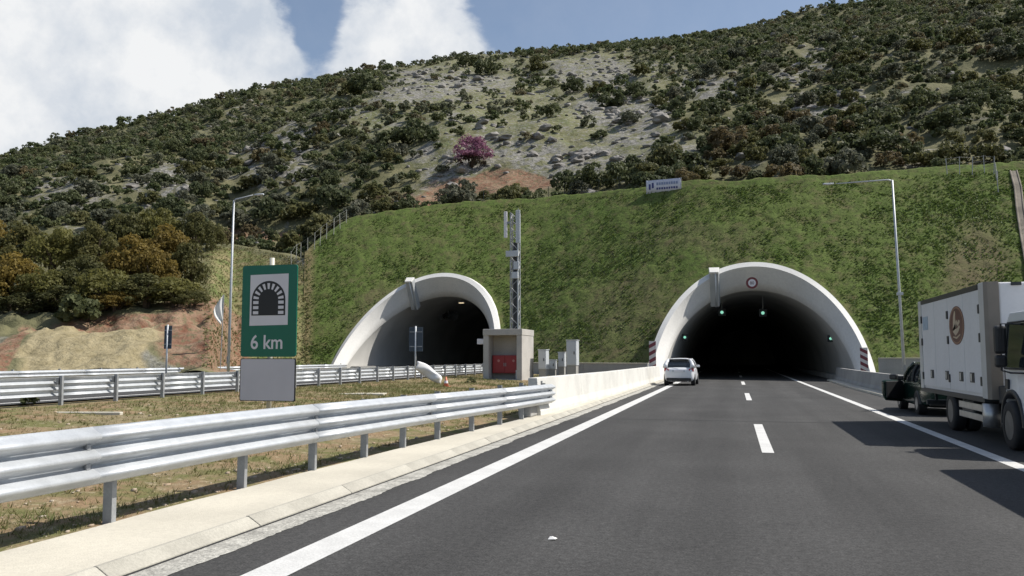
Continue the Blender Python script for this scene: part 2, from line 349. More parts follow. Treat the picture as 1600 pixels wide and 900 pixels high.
def zone_ground_mat(name):
    m = bpy.data.materials.new(name); m.use_nodes = True; nt = m.node_tree; N = nt.nodes; L = nt.links; bs = N['Principled BSDF']; bs.inputs['Roughness'].default_value = 0.95; bs.inputs['Specular IOR Level'].default_value = 0.15
    tc = N.new('ShaderNodeTexCoord')
    def nz(s, d=6, dist=0.0):
        n = N.new('ShaderNodeTexNoise'); n.inputs['Scale'].default_value = s; n.inputs['Detail'].default_value = d; n.inputs['Roughness'].default_value = 0.6; n.inputs['Distortion'].default_value = dist; L.new(tc.outputs['Object'], n.inputs['Vector']); return n.outputs['Fac']
    def mr(v, a, b, c=0.0, d=1.0):
        n = N.new('ShaderNodeMapRange'); n.inputs['From Min'].default_value = a; n.inputs['From Max'].default_value = b; n.inputs['To Min'].default_value = c; n.inputs['To Max'].default_value = d; L.new(v, n.inputs['Value']); return n.outputs[0]
    def mx(f, a, b):
        n = N.new('ShaderNodeMix'); n.data_type = 'RGBA'; L.new(f, n.inputs['Factor'])
        for s, v in (('A', a), ('B', b)):
            if isinstance(v, tuple): n.inputs[s].default_value = (*v, 1)
            else: L.new(v, n.inputs[s])
        return n.outputs['Result']
    def at(k):
        n = N.new('ShaderNodeAttribute'); n.attribute_name = k; return n.outputs['Fac']
    def ma(op, a, b):
        n = N.new('ShaderNodeMath'); n.operation = op
        for i, v in enumerate((a, b)):
            if isinstance(v, (int, float)): n.inputs[i].default_value = v
            else: L.new(v, n.inputs[i])
        return n.outputs[0]
    scrub = mx(mr(nz(0.35), 0.4, 0.62), (0.105, 0.105, 0.055), (0.17, 0.16, 0.09))
    mead = mx(mr(nz(0.5), 0.36, 0.62), (0.135, 0.15, 0.072), (0.19, 0.18, 0.108))
    mead = mx(mr(nz(1.1, 9), 0.47, 0.6), mead, (0.115, 0.115, 0.055)); mead = mx(mr(nz(1.9, 9, 0.4), 0.54, 0.62), mead, (0.24, 0.23, 0.205))
    rock = mx(mr(nz(2.2, 8), 0.36, 0.62), (0.10, 0.098, 0.085), (0.29, 0.28, 0.255))
    red = mx(mr(nz(0.9, 8), 0.35, 0.65), (0.18, 0.088, 0.055), (0.27, 0.19, 0.13)); red = mx(mr(nz(2.6, 8), 0.5, 0.62), red, (0.15, 0.13, 0.075))
    pale = mx(mr(nz(1.5, 8), 0.35, 0.65), (0.34, 0.29, 0.18), (0.25, 0.21, 0.12))
    dry = mx(mr(nz(0.8, 8), 0.38, 0.62), (0.11, 0.14, 0.045), (0.22, 0.185, 0.10))
    c = mx(at('mead'), scrub, mead)
    patch = mr(nz(0.16, 8, 0.6), 0.57, 0.66)
    rk = mr(ma('ADD', ma('MULTIPLY', patch, 0.75), ma('MULTIPLY', at('rock'), mr(nz(0.7, 8), 0.42, 0.56))), 0.1, 0.8)
    c = mx(rk, c, rock)
    c = mx(at('dry'), c, dry)
    c = mx(mr(ma('ADD', at('red'), ma('MULTIPLY', nz(0.8, 8), 0.5)), 0.55, 0.85), c, red)
    c = mx(mr(ma('ADD', at('pale'), ma('MULTIPLY', nz(0.6, 8), 0.5)), 0.65, 0.9), c, pale)
    L.new(c, bs.inputs['Base Color'])
    b = N.new('ShaderNodeBump'); b.inputs['Strength'].default_value = 1.0; b.inputs['Distance'].default_value = 0.25; L.new(nz(1.8, 10), b.inputs['Height']); L.new(b.outputs[0], bs.inputs['Normal'])
    return m

def build_hill():
    px = np.concatenate([np.arange(-700, -40, 14.0), np.arange(-40, 1660, 4.2), np.arange(1660, 2101, 14.0)]); q = (px - 800) / F
    D = np.concatenate([np.linspace(45, 62, 46), np.linspace(62.5, 120, 90), np.linspace(121, 250, 130), np.linspace(254, 400, 12)])
    Q, DD = np.meshgrid(q, D, indexing='ij'); nq, nd = Q.shape; Qf, Df = Q.ravel(), DD.ravel()
    Z = hill_z(Qf, Df); X, Y = to_XY(Qf, Df)
    i = np.arange(nq * nd).reshape(nq, nd); quads = np.stack([i[:-1, :-1].ravel(), i[1:, :-1].ravel(), i[1:, 1:].ravel(), i[:-1, 1:].ravel()], 1)
    K, KZ = knots(Qf); Z = Z - 0.45 * (1 - sstep(0.0, 1.3, Df - K[:, 4])) * (Qf > QL + 0.004); under = (Qf > QL + 0.004) & (Df < K[:, 4] - 0.8); keep = ~under[quads].all(1)
    keep &= ~(Z[quads] <= 0.02).all(1)
    quads = quads[keep]
    me = npmesh('hill', np.stack([X, Y, Z], 1), quads); me.polygons.foreach_set('use_smooth', [True] * len(me.polygons))
    mead, red, rock = zones(X, Y, Z)
    set_attr(me, 'mead', mead); set_attr(me, 'red', red); set_attr(me, 'rock', rock)
    pxx, pyy = project(X, Y, Z)
    set_attr(me, 'pale', (1 - sstep(-1.5, 0.5, Df - K[:, 2])) * sstep(0, 75, pxx + 18 * vnoise(np.stack([X, Y], 1), 0.3, 5.0)) * (1 - sstep(190, 300, pxx + 40 * vnoise(np.stack([X, Y], 1), 0.25, 7.0))))
    dry = sstep(310, 335, pxx) * (1 - sstep(500, 520, pxx)) * (Df < K[:, 4] - 1)
    bench = (Df > K[:, 4] - 2) * (1 - sstep(3, 8, Df - K[:, 4])) * sstep(880, 920, pxx)
    set_attr(me, 'dry', np.clip(dry + bench, 0, 1))
    return tag(link('hill', me, zone_ground_mat('hillside soil and rock')), kind='structure')
hill = build_hill()

def arch_h(X, Xc, w, h): return h * np.sqrt(np.clip(1 - ((X - Xc) / w) ** 2, 0, 1))
def in_portal(X, Z, grow=0.0):
    m = np.zeros(len(X), bool)
    for p in (PORT_R, PORT_L):
        m |= (np.abs(X - p['Xc']) < OW + grow) & (Z - p['z0'] < arch_h(X, p['Xc'], OW + grow, OH + grow))
    return m
def bank_mat():
    m = bpy.data.materials.new('netted turf slope'); m.use_nodes = True; nt = m.node_tree; N = nt.nodes; L = nt.links; bs = N['Principled BSDF']; bs.inputs['Roughness'].default_value = 0.95; bs.inputs['Specular IOR Level'].default_value = 0.1
    tc = N.new('ShaderNodeTexCoord')
    def nz(s, d=6):
        n = N.new('ShaderNodeTexNoise'); n.inputs['Scale'].default_value = s; n.inputs['Detail'].default_value = d; n.inputs['Roughness'].default_value = 0.62; L.new(tc.outputs['Object'], n.inputs['Vector']); return n.outputs['Fac']
    def mr(v, a, b):
        n = N.new('ShaderNodeMapRange'); n.inputs['From Min'].default_value = a; n.inputs['From Max'].default_value = b; L.new(v, n.inputs['Value']); return n.outputs[0]
    def mx(f, a, b):
        n = N.new('ShaderNodeMix'); n.data_type = 'RGBA'; L.new(f, n.inputs['Factor'])
        for s, v in (('A', a), ('B', b)):
            if isinstance(v, tuple): n.inputs[s].default_value = (*v, 1)
            else: L.new(v, n.inputs[s])
        return n.outputs['Result']
    c = mx(mr(nz(0.25), 0.35, 0.65), (0.098, 0.142, 0.036), (0.118, 0.15, 0.044))
    c = mx(mr(nz(1.1, 9), 0.48, 0.72), c, (0.135, 0.118, 0.06)); c = mx(mr(nz(2.6, 9), 0.5, 0.66), c, (0.062, 0.076, 0.028))
    a = N.new('ShaderNodeAttribute'); a.attribute_name = 'bare'; c = mx(a.outputs['Fac'], c, (0.16, 0.12, 0.08))
    a = N.new('ShaderNodeAttribute'); a.attribute_name = 'edge'; c = mx(a.outputs['Fac'], c, (0.26, 0.20, 0.11))
    L.new(c, bs.inputs['Base Color'])
    b = N.new('ShaderNodeBump'); b.inputs['Strength'].default_value = 1.0; b.inputs['Distance'].default_value = 0.07; L.new(nz(4.5, 10), b.inputs['Height']); L.new(b.outputs[0], bs.inputs['Normal'])
    return m
def bare_mask(X, Y, Z):
    px, py = project(X, Y, Z); P = np.stack([X, Y], 1); px = px + 25 * vnoise(P, 0.2, 4.0, 3); py = py + 20 * vnoise(P, 0.2, 9.0, 3)
    m = np.clip(zone_mask(px, py, 1520, 400, 45, 60), 0, 1) * 0.6
    m = np.maximum(m, 0.3 * np.clip(zone_mask(px, py, 1000, 500, 90, 60), 0, 1)); m = np.maximum(m, 0.25 * np.clip(zone_mask(px, py, 1090, 375, 120, 25), 0, 1))
    m = np.maximum(m, 0.35 * np.clip(zone_mask(px, py, 590, 470, 70, 30, -30), 0, 1)); m = np.maximum(m, 0.3 * np.clip(zone_mask(px, py, 900, 560, 200, 30), 0, 1))
    return m
def build_bank():
    q = (np.arange(474, 1990, 3.4) - 800) / F; v = np.linspace(0, 1, 130)
    td = toe_D(q) - 0.2; topd = np.interp(q, TOPQ, TOPD) + 0.9; D = td[:, None] + (topd - td)[:, None] * v[None]
    Q = np.repeat(q[:, None], len(v), 1); Qf, Df = Q.ravel(), D.ravel(); X, Y = to_XY(Qf, Df); P = np.stack([X, Y], 1)
    Z = bank_z(X, Y) + 0.08 * vnoise(P, 0.35, 2.0, 3) + 0.075 * vnoise(P @ np.array([[0.83, -0.56], [0.56, 0.83]]), 1.9, 3.0, 3)
    Z -= 0.25 * sstep(0.985, 1.0, np.tile(v, len(q)))
    i = np.arange(len(Qf)).reshape(Q.shape); quads = np.stack([i[:-1, :-1].ravel(), i[1:, :-1].ravel(), i[1:, 1:].ravel(), i[:-1, 1:].ravel()], 1)
    cut = in_portal(X, Z, 0.14); keep = ~cut[quads].any(1)
    me = npmesh('grass_bank', np.stack([X, Y, Z], 1), quads[keep]); me.polygons.foreach_set('use_smooth', [True] * len(me.polygons))
    set_attr(me, 'bare', bare_mask(X, Y, Z)); set_attr(me, 'edge', np.repeat(1 - sstep(0, 0.012, q - q[0] - 0.004), len(v)) * (0.7 + 0.3 * vnoise(P, 0.4, 1.0)))
    tag(link('grass_bank', me, bank_mat()), kind='structure')
build_bank()

# ------------------------------------------------------------------ ground, roads, markings
def sheet(name, X0, X1, Y0, Y1, z, m, parent=None, kind='structure', nx=1, ny=1):
    b = MB(); xs = np.linspace(X0, X1, nx + 1); ys = np.linspace(Y0, Y1, ny + 1)
    b.loft([[(x, y, z) for x in xs] for y in ys]); o = b.build(name, m, parent)
    if kind: tag(o, kind=kind)
    return o
M_soil = mat('plain soil', (0.17, 0.14, 0.085), 0.95, col2=(0.10, 0.105, 0.045), vscale=0.3, fine=0.25, fscale=4, bump=0.7, bscale=8)
b = MB(); b.add([(-2500, -1500, -0.03), (2500, -1500, -0.03), (2500, 3500, -0.03), (-2500, 3500, -0.03)], [(0, 1, 2, 3)]); tag(b.build('ground', M_soil), kind='structure')

def asphalt_mat():
    m = bpy.data.materials.new('asphalt'); m.use_nodes = True; nt = m.node_tree; N = nt.nodes; L = nt.links; bs = N['Principled BSDF']
    tc = N.new('ShaderNodeTexCoord')
    def nz(s, d=6, vec=None):
        n = N.new('ShaderNodeTexNoise'); n.inputs['Scale'].default_value = s; n.inputs['Detail'].default_value = d; n.inputs['Roughness'].default_value = 0.6; L.new(vec or tc.outputs['Object'], n.inputs['Vector']); return n.outputs['Fac']
    def mr(v, a, b, c=0.0, d=1.0):
        n = N.new('ShaderNodeMapRange'); n.inputs['From Min'].default_value = a; n.inputs['From Max'].default_value = b; n.inputs['To Min'].default_value = c; n.inputs['To Max'].default_value = d; L.new(v, n.inputs['Value']); return n.outputs[0]
    mp = N.new('ShaderNodeMapping'); mp.inputs['Scale'].default_value = (1.0, 0.05, 1); L.new(tc.outputs['Object'], mp.inputs[0])
    base = mr(nz(0.35), 0.3, 0.7, 0.038, 0.056)
    streak = mr(nz(1.3, 5, mp.outputs[0]), 0.3, 0.7, 0.80, 1.20)
    grain = mr(nz(55, 3), 0.3, 0.7, 0.45, 1.6)
    vo = N.new('ShaderNodeTexVoronoi'); vo.inputs['Scale'].default_value = 90; L.new(tc.outputs['Object'], vo.inputs['Vector'])
    sp = mr(vo.outputs['Distance'], 0.0, 0.25, 1.5, 0.93)
    coarse = mr(nz(16, 6), 0.34, 0.66, 0.72, 1.3)
    sx = N.new('ShaderNodeSeparateXYZ'); L.new(tc.outputs['Object'], sx.inputs[0])      # worn wheel tracks, repeating across the lanes
    wv = N.new('ShaderNodeMath'); wv.operation = 'SINE'; ph = N.new('ShaderNodeMath'); ph.operation = 'MULTIPLY'; ph.inputs[1].default_value = 2 * math.pi / 1.88; L.new(sx.outputs[0], ph.inputs[0]); L.new(ph.outputs[0], wv.inputs[0])
    track = mr(wv.outputs[0], -1, 1, 0.93, 1.09)
    stain = mr(nz(0.9, 9), 0.60, 0.74, 1.0, 0.72)
    cur = base
    for k in (streak, grain, sp, coarse, track, stain):
        n = N.new('ShaderNodeMath'); n.operation = 'MULTIPLY'; L.new(cur, n.inputs[0]); L.new(k, n.inputs[1]); cur = n.outputs[0]
    cc = N.new('ShaderNodeCombineColor')
    for i, k in enumerate((1.0, 0.985, 0.965)):
        n = N.new('ShaderNodeMath'); n.operation = 'MULTIPLY'; L.new(cur, n.inputs[0]); n.inputs[1].default_value = k; L.new(n.outputs[0], cc.inputs[i])
    L.new(cc.outputs[0], bs.inputs['Base Color']); bs.inputs['Roughness'].default_value = 0.86; bs.inputs['Specular IOR Level'].default_value = 0.35
    b = N.new('ShaderNodeBump'); b.inputs['Strength'].default_value = 0.5; b.inputs['Distance'].default_value = 0.006; L.new(nz(60, 5), b.inputs['Height']); L.new(b.outputs[0], bs.inputs['Normal'])
    return m
M_asph = asphalt_mat()
road = sheet('road', -4.25, 8.6, -40, 175, 0.0, M_asph)
sheet('edge_line', -3.62, -3.28, -30, 170, 0.004, M_white, road, None, 1, 60)
sheet('edge_line', 3.98, 4.22, -30, 170, 0.004, M_white, road, None, 1, 60)
for k in range(-1, 8):
    y0 = 15.05 + 17.6 * k
    sheet('lane_dash', 0.44, 0.64, y0, y0 + 6.2, 0.004, M_white, road, None)
sheet('pavement_joint', -4.1, 8.5, 22.1, 22.19, 0.003, mat('joint tar and gap shade', (0.022, 0.022, 0.023), 0.8, var=0.3), road, None)
sheet('pavement_joint', -4.1, 8.5, 58.2, 58.5, 0.003, MATS['joint tar and gap shade'], road, None)
left_road = sheet('left_road', -29.3, -16.9, -60, 175, 0.482, M_asph)
sheet('edge_line', -17.6, -17.4, -60, 170, 0.486, M_white, left_road, None)
sheet('edge_line', -28.8, -28.6, -60, 170, 0.486, M_white, left_road, None)
for k in range(-4, 8): sheet('lane_dash', -23.1, -22.95, 8 + 17.6 * k, 14 + 17.6 * k, 0.486, M_white, left_road, None)

# concrete strip beside the road: apron, kerb stones, gutter
def apron_back(y): return float(np.interp(y, [0, 8, 14, 19, 22], [-5.70, -5.66, -5.46, -5.2, -5.1]))
b = MB(); b.loft([[(apron_back(y) + 0.012 * math.sin(y * 2.3), y, 0.098), (-4.61, y, 0.098)] for y in np.concatenate([np.arange(-30, 0, 3), np.arange(0, 24, 0.5), np.arange(24, 58, 3)])]); tag(b.build('concrete_apron', M_conc), kind='structure')
kerb = empty('kerb', (0, 0, 0)); tag(kerb, kind='structure')
b = MB(); n = 2.0 - 0.008; b.prism([(-4.612, -0.02), (-4.45, -0.02), (-4.45, 0.025), (-4.575, 0.1), (-4.612, 0.102)], 1, 0, n)
k0 = b.build('kerb_stone', M_kerb, kerb, bevel=0.008)
for i in range(-8, 29):
    o = k0 if i == -8 else k0.copy()
    if o is not k0: C.objects.link(o)
    o.parent = kerb; o.location = (rng.normal(0, 0.004), i * 2.0 + 1.3, rng.normal(0, 0.003)); o.rotation_euler = (0, 0, rng.normal(0, 0.001))
def ragged_gutter():
    ys = np.arange(-16, 57, 0.05); n = vnoise(np.stack([ys, ys * 0], 1), 1.3, 3.0, 5); n2 = vnoise(np.stack([ys, ys * 0 + 9], 1), 0.3, 3.0, 3)
    b = MB(); b.loft([[(-4.47, y, 0.012), (-4.3, y, 0.009), (-4.15 + 0.035 * a + 0.03 * c + rng.normal(0, 0.007), y, 0.0045)] for y, a, c in zip(ys, n, n2)]); return b.build('gutter', M_gut)
gt = tag(ragged_gutter(), kind='structure')
sheet('gutter_gap_shade', -4.452, -4.418, -16, 57, 0.0135, mat('joint tar and gap shade', (0.022, 0.022, 0.023), 0.8, var=0.3), gt, None)  # dark strip standing in for the shadowed gap between kerb and gutter

def median_z(X, Y):
    base = np.interp(X, [-200, -15.5, -12, -8, -5.8, -4.8], [0.44, 0.44, 0.33, 0.14, 0.085, 0.03])
    P = np.stack([X, Y], 1); w = sstep(-5.9, -6.6, X) * sstep(-15.8, -15.0, X)
    return base + w * (0.07 * vnoise(P, 0.35, 6.0, 3) + 0.035 * vnoise(P, 2.0, 2.0, 3))
def median_mat():
    m = bpy.data.materials.new('dry verge soil'); m.use_nodes = True; nt = m.node_tree; N = nt.nodes; L = nt.links; bs = N['Principled BSDF']; bs.inputs['Roughness'].default_value = 0.95; bs.inputs['Specular IOR Level'].default_value = 0.1
    tc = N.new('ShaderNodeTexCoord')
    def nz(s, d=8):
        n = N.new('ShaderNodeTexNoise'); n.inputs['Scale'].default_value = s; n.inputs['Detail'].default_value = d; n.inputs['Roughness'].default_value = 0.62; L.new(tc.outputs['Object'], n.inputs['Vector']); return n.outputs['Fac']
    def mr(v, a, b):
        n = N.new('ShaderNodeMapRange'); n.inputs['From Min'].default_value = a; n.inputs['From Max'].default_value = b; L.new(v, n.inputs['Value']); return n.outputs[0]
    def mx(f, a, b):
        n = N.new('ShaderNodeMix'); n.data_type = 'RGBA'; L.new(f, n.inputs['Factor'])
        for s, v in (('A', a), ('B', b)):
            if isinstance(v, tuple): n.inputs[s].default_value = (*v, 1)
            else: L.new(v, n.inputs[s])
        return n.outputs['Result']
    c = mx(mr(nz(0.5), 0.4, 0.6), (0.255, 0.175, 0.105), (0.225, 0.185, 0.11))
    c = mx(mr(nz(1.4), 0.46, 0.60), c, (0.145, 0.145, 0.06))
    c = mx(mr(nz(7), 0.55, 0.7), c, (0.36, 0.30, 0.2))
    L.new(c, bs.inputs['Base Color'])
    b = N.new('ShaderNodeBump'); b.inputs['Strength'].default_value = 1.0; b.inputs['Distance'].default_value = 0.05; L.new(nz(9, 10), b.inputs['Height']); L.new(b.outputs[0], bs.inputs['Normal'])
    return m
def build_median():
    xs = np.concatenate([[-200, -120, -80, -50, -30, -20], np.arange(-16, -4.9, 0.2), [-4.9]]); ys = np.concatenate([np.arange(-60, 0, 4.0), np.arange(0, 30, 0.2), np.arange(30, 64.1, 0.6)])
    Xg, Yg = np.meshgrid(xs, ys, indexing='ij'); X, Y = Xg.ravel(), Yg.ravel(); Z = median_z(X, Y)
    i = np.arange(len(X)).reshape(Xg.shape); quads = np.stack([i[:-1, :-1].ravel(), i[1:, :-1].ravel(), i[1:, 1:].ravel(), i[:-1, 1:].ravel()], 1)
    me = npmesh('median_ground', np.stack([X, Y, Z], 1), quads); me.polygons.foreach_set('use_smooth', [True] * len(me.polygons))
    tag(link('median_ground', me, median_mat()), kind='structure')
build_median()
# ------------------------------------------------------------------ tunnel portals
def arch_curve(p, w, h, s, dy=0.0, n=96, off=(0.0, 0.0)):
    out = []
    for k in range(n + 1):
        t = math.pi * k / n; c, sn = math.cos(t), math.sin(t); z = h * sn
        nx, nz = c / w, sn / h; l = math.hypot(nx, nz); nx, nz = nx / l, nz / l
        out.append(Vector((p['Xc'] + w * c + off[0] * nx, p['Y0'] + dy + s * z + off[1], p['z0'] + z + off[0] * nz)))
    return out
def portal(p, label):
    root = empty('tunnel_portal', (p['Xc'], p['Y0'], p['z0'])); tag(root, label, 'tunnel portal', 'tunnel portals'); inv = Vector(root.location)
    A = arch_curve(p, IW, IH, IS, 0.9); B = arch_curve(p, OW, OH, OS); n = len(A)
    mids = [[a.lerp(b, f) for a, b in zip(A, B)] for f in (0.0, 0.35, 0.7, 1.0)]
    C2 = arch_curve(p, OW, OH, OS, off=(0.36, 0.30)); C3 = arch_curve(p, OW, OH, OS, off=(0.37, 5.0))
    lip = arch_curve(p, IW, IH, IS, 1.1, off=(0.02, 0.0))
    mb = MB(); mb.loft([[v - inv for v in r] for r in [lip] + mids]); mb.build('collar', M_portal, root, smooth=True)
    mb = MB(); mb.loft([[v - inv for v in r] for r in (B, C2)]); mb.build('rim', M_portal, root, smooth=True)
    mb = MB(); mb.loft([[v - inv for v in r] for r in (C2, C3)]); mb.build('outer_shell', M_portal, root, smooth=True)
    rings = [[v - inv for v in arch_curve(p, IW + 0.02, IH + 0.02, IS, 1.0)]]
    for dy in (10, 16, 30, 60, 110):
        rings.append([Vector((v.x, p['Y0'] + max(dy, v.y - p['Y0'] + 0.2), v.z)) - inv for v in A])
    mb = MB(); mb.loft(rings); mb.build('lining', M_lining, root, smooth=True)
    mb = MB(); ring = rings[-1]; mb.add(ring, [tuple(range(len(ring)))]); mb.build('bore_end_cap', M_lining, root)  # added cap that keeps the bore dark, the tunnel itself runs on
    for sx in (-1, 1):     # raised inspection walkway along each wall
        mb = MB(); mb.bb((sx * 5.2, 2.2, 0.012), (sx * 6.0, 100, 0.33)); mb.build('walkway', M_grey, root)
    # drainage rib standing proud of the collar, left of the crown
    xo = -2.75; za, zo = IH * math.sqrt(1 - (xo / IW) ** 2), OH * math.sqrt(1 - (xo / OW) ** 2)
    a = Vector((p['Xc'] + xo, p['Y0'] + 0.9 + IS * za, p['z0'] + za)); b2 = Vector((p['Xc'] + xo, p['Y0'] + OS * zo, p['z0'] + zo)); d = (b2 - a).normalized(); side = Vector((1, 0, 0)); nrm = d.cross(side).normalized()
    if nrm.y > 0: nrm = -nrm
    lo = a - d * 0.42; hi = b2 + d * 0.45 + Vector((0, 0.1, 0.0)); mb = MB(); hw = 0.38
    ringf = lambda c, q: [c - side * hw - nrm * 0.3 - inv, c + side * hw - nrm * 0.3 - inv, c + side * (hw - 0.06) + nrm * q - inv, c - side * (hw - 0.06) + nrm * q - inv]
    mb.loft([ringf(lo, 0.30), ringf(hi, 0.34)], closed=True, cap=True); mb.build('drain_rib', M_rib, root, bevel=0.03)
    mb = MB(); mb.loft([[v + nrm * 0.0 for v in ringf(hi, 0.44)], [v + d * 0.14 for v in ringf(hi, 0.44)]], closed=True, cap=True); mb.build('rib_cap', M_portal, root, bevel=0.03)
    mb = MB(); ss = side * 0.07; c0 = lo + nrm * 0.36 + side * 0.1; c1 = hi + nrm * 0.40 + side * 0.1; mb.tube([c0 - inv, c1 - inv], 0.06, 8); mb.build('drain_pipe', M_cab, root, smooth=True)
    return root
portal(PORT_R, 'white concrete bell-mouth tunnel portal with round speed sign over the open road')
portal(PORT_L, 'white concrete bell-mouth tunnel portal beside the concrete fire cabinet kiosk')

# speed sign on the collar
def disc(mb, c, r, y0, y1, n=32, r_in=0.0):
    if r_in <= 0: mb.prism([(c[0] + r * math.cos(2 * math.pi * k / n), c[1] + r * math.sin(2 * math.pi * k / n)) for k in range(n)], 1, y0, y1); return mb
    for k in range(n):
        a, b_ = 2 * math.pi * k / n, 2 * math.pi * (k + 1) / n
        mb.prism([(c[0] + r * math.cos(a), c[1] + r * math.sin(a)), (c[0] + r * math.cos(b_), c[1] + r * math.sin(b_)), (c[0] + r_in * math.cos(b_), c[1] + r_in * math.sin(b_)), (c[0] + r_in * math.cos(a), c[1] + r_in * math.sin(a))], 1, y0, y1)
    return mb
def text_mesh(body, size, name, m, parent, loc, rot, sx=1.0, depth=0.003):
    cu = bpy.data.curves.new(name, 'FONT'); cu.body = body; cu.size = size; cu.align_x = 'CENTER'; cu.extrude = depth; cu.offset = size * 0.012
    t = bpy.data.objects.new('tmp', cu); C.objects.link(t); bpy.context.view_layer.update()
    me = bpy.data.meshes.new_from_object(t.evaluated_get(bpy.context.evaluated_depsgraph_get())); bpy.data.objects.remove(t)
    me.materials.clear(); me.materials.append(m); o = bpy.data.objects.new(name, me); C.objects.link(o); o.parent = parent; o.location = loc; o.rotation_euler = rot; o.scale = (sx, 1, 1); return o
P = atY(1175, 442, 62.2)
s = empty('speed_limit_sign', P); tag(s, 'round speed limit sign with dark red ring on the portal collar', 'road sign')
mb = MB(); disc(mb, (0, 0), 0.40, 0.0, 0.03); mb.build('sign_plate', M_signw, s)
mb = MB(); disc(mb, (0, 0), 0.42, -0.012, -0.002, r_in=0.27); mb.build('red_ring', mat('sign red', (0.16, 0.03, 0.035), 0.5, var=0.1), s)
text_mesh('80', 0.30, 'numerals', mat('numeral grey', (0.16, 0.12, 0.13), 0.5, var=0.1), s, (0, -0.006, -0.105), (R(90), 0, 0))
mb = MB(); mb.box((0, 0.75, 0.1), (0.08, 1.46, 0.08)); mb.build('bracket', M_galv2, s)

# lane signals with green lamps inside the right bore
M_gl = mat('green signal lamp', (0.1, 0.5, 0.32), 0.4, emit=(0.30, 0.75, 0.55, 0.7), var=0.05)
for i, (x, y, Y, lab) in enumerate(((1128, 488, 70, 'overhead tunnel lane signal showing green above the fast lane'), (1192, 489, 70, 'overhead tunnel lane signal showing green above the slow lane'),
                            (1070, 527, 64.5, 'green signal lamp on the tunnel wall nearer the white hatchback'), (1298, 529, 64.5, 'green signal lamp on the tunnel wall nearer the parked truck'))):
    P = atY(x, y, Y); s = empty('lane_signal', P); tag(s, lab, 'signal light', 'tunnel lane signals')
    mb = MB(); mb.box((0, 0.12, 0), (0.62, 0.2, 0.62) if i < 2 else (0.42, 0.2, 0.5)); mb.build('housing', M_dark, s, bevel=0.02)
    mb = MB(); disc(mb, (0, 0), 0.13 if i < 2 else 0.10, -0.01, 0.03, 20); mb.build('lamp', M_gl, s)
    mb = MB()
    if i < 2: mb.box((0, 0.15, 0.31 + (IH - 0.02 - P.z - 0.31) / 2), (0.07, 0.07, IH - P.z - 0.31))
    else:
        sg = -1 if i == 2 else 1; wx = PORT_R['Xc'] + sg * IW * math.sqrt(1 - (P.z / IH) ** 2) - P.x; mb.box((wx / 2, 0.15, 0), (abs(wx), 0.07, 0.07))
    mb.build('bracket', M_galv2, s)
# jet fan under the crown of the left bore
def jet_fan(x, y, Y, p, label):
    P = atY(x, y, Y); f = empty('jet_fan', P); tag(f, label, 'fan', 'tunnel jet fans')
    mb = MB(); mb.tube([(0, -1.4, 0), (0, -1.2, 0), (0, 1.2, 0), (0, 1.4, 0)], [0.62, 0.5, 0.5, 0.62], 24, cap=False); mb.build('casing', M_galv2, f, smooth=True)
    mb = MB(); mb.tube([(0, -0.6, 0), (0, 0.6, 0)], 0.2, 14); mb.build('motor', M_dark, f, smooth=True)
    mb = MB()
    for k in range(8): mb.box((0.34 * math.cos(k * math.pi / 4), -0.5, 0.34 * math.sin(k * math.pi / 4)), (0.3, 0.04, 0.1), M=Matrix.Rotation(-k * math.pi / 4, 3, 'Y'))
    mb.build('blades', M_dark, f)
    top = p['z0'] + IH * math.sqrt(max(0.05, 1 - ((P.x - p['Xc']) / IW) ** 2)) - P.z
    for yy in (-0.9, 0.9): mb = MB(); mb.bb((-0.05, yy - 0.05, 0.48), (0.05, yy + 0.05, top + 0.05)); mb.build('hanger', M_galv2, f)
jet_fan(700, 492, 80, PORT_L, 'grey cylindrical jet fan hung under the tunnel crown')
P = atY(721, 472, 74); s = empty('tunnel_lamp', P); tag(s, 'small pale lamp under the tunnel crown ahead of the jet fan', 'lamp')
mb = MB(); mb.box((0, 0, 0), (0.5, 0.4, 0.14)); mb.build('housing', M_galv2, s, bevel=0.02)
mb = MB(); mb.box((0, -0.02, -0.085), (0.42, 0.34, 0.03)); mb.build('lens', mat('warm lamp lens', (0.7, 0.6, 0.4), 0.4, emit=(1.0, 0.8, 0.5, 1.2), var=0.05), s)
top = PORT_L['z0'] + IH * math.sqrt(1 - ((P.x - PORT_L['Xc']) / IW) ** 2) - P.z
mb = MB(); mb.bb((-0.04, -0.04, 0.06), (0.04, 0.04, top + 0.04)); mb.build('bracket', M_galv2, s)

# ------------------------------------------------------------------ walls
def wall_run(name, label, cat, path, prof, m, seg, group=None, gap=0.012):
    """prof: closed (offset, z) section; path of (x, y, zbase); one part for each cast length"""
    P = [Vector(p) for p in path]; root = empty(name, P[0]); tag(root, label, cat, group); inv = Vector(P[0])
    L = [0.0]
    for a, b_ in zip(P, P[1:]): L.append(L[-1] + (b_ - a).length)
    def at(s):
        for i in range(len(P) - 1):
            if s <= L[i + 1] or i == len(P) - 2:
                f = (s - L[i]) / (L[i + 1] - L[i]); d = (P[i + 1] - P[i]).normalized(); return P[i].lerp(P[i + 1], f), Vector((d.y, -d.x, 0)).normalized()
    s0 = 0.0
    while s0 < L[-1] - 0.2:
        s1 = min(L[-1], s0 + seg); st = [s0] + [x for x in L if s0 + 0.05 < x < s1 - gap - 0.05] + [s1 - gap]
        mb = MB(); rings = []
        for s_ in st:
            c, nr = at(s_); rings.append([c + nr * o + Vector((0, 0, z)) - inv for o, z in prof])
        mb.loft(rings, closed=True, cap=True); mb.build('wall_segment', m, root, bevel=0.015); s0 = s1
    return root
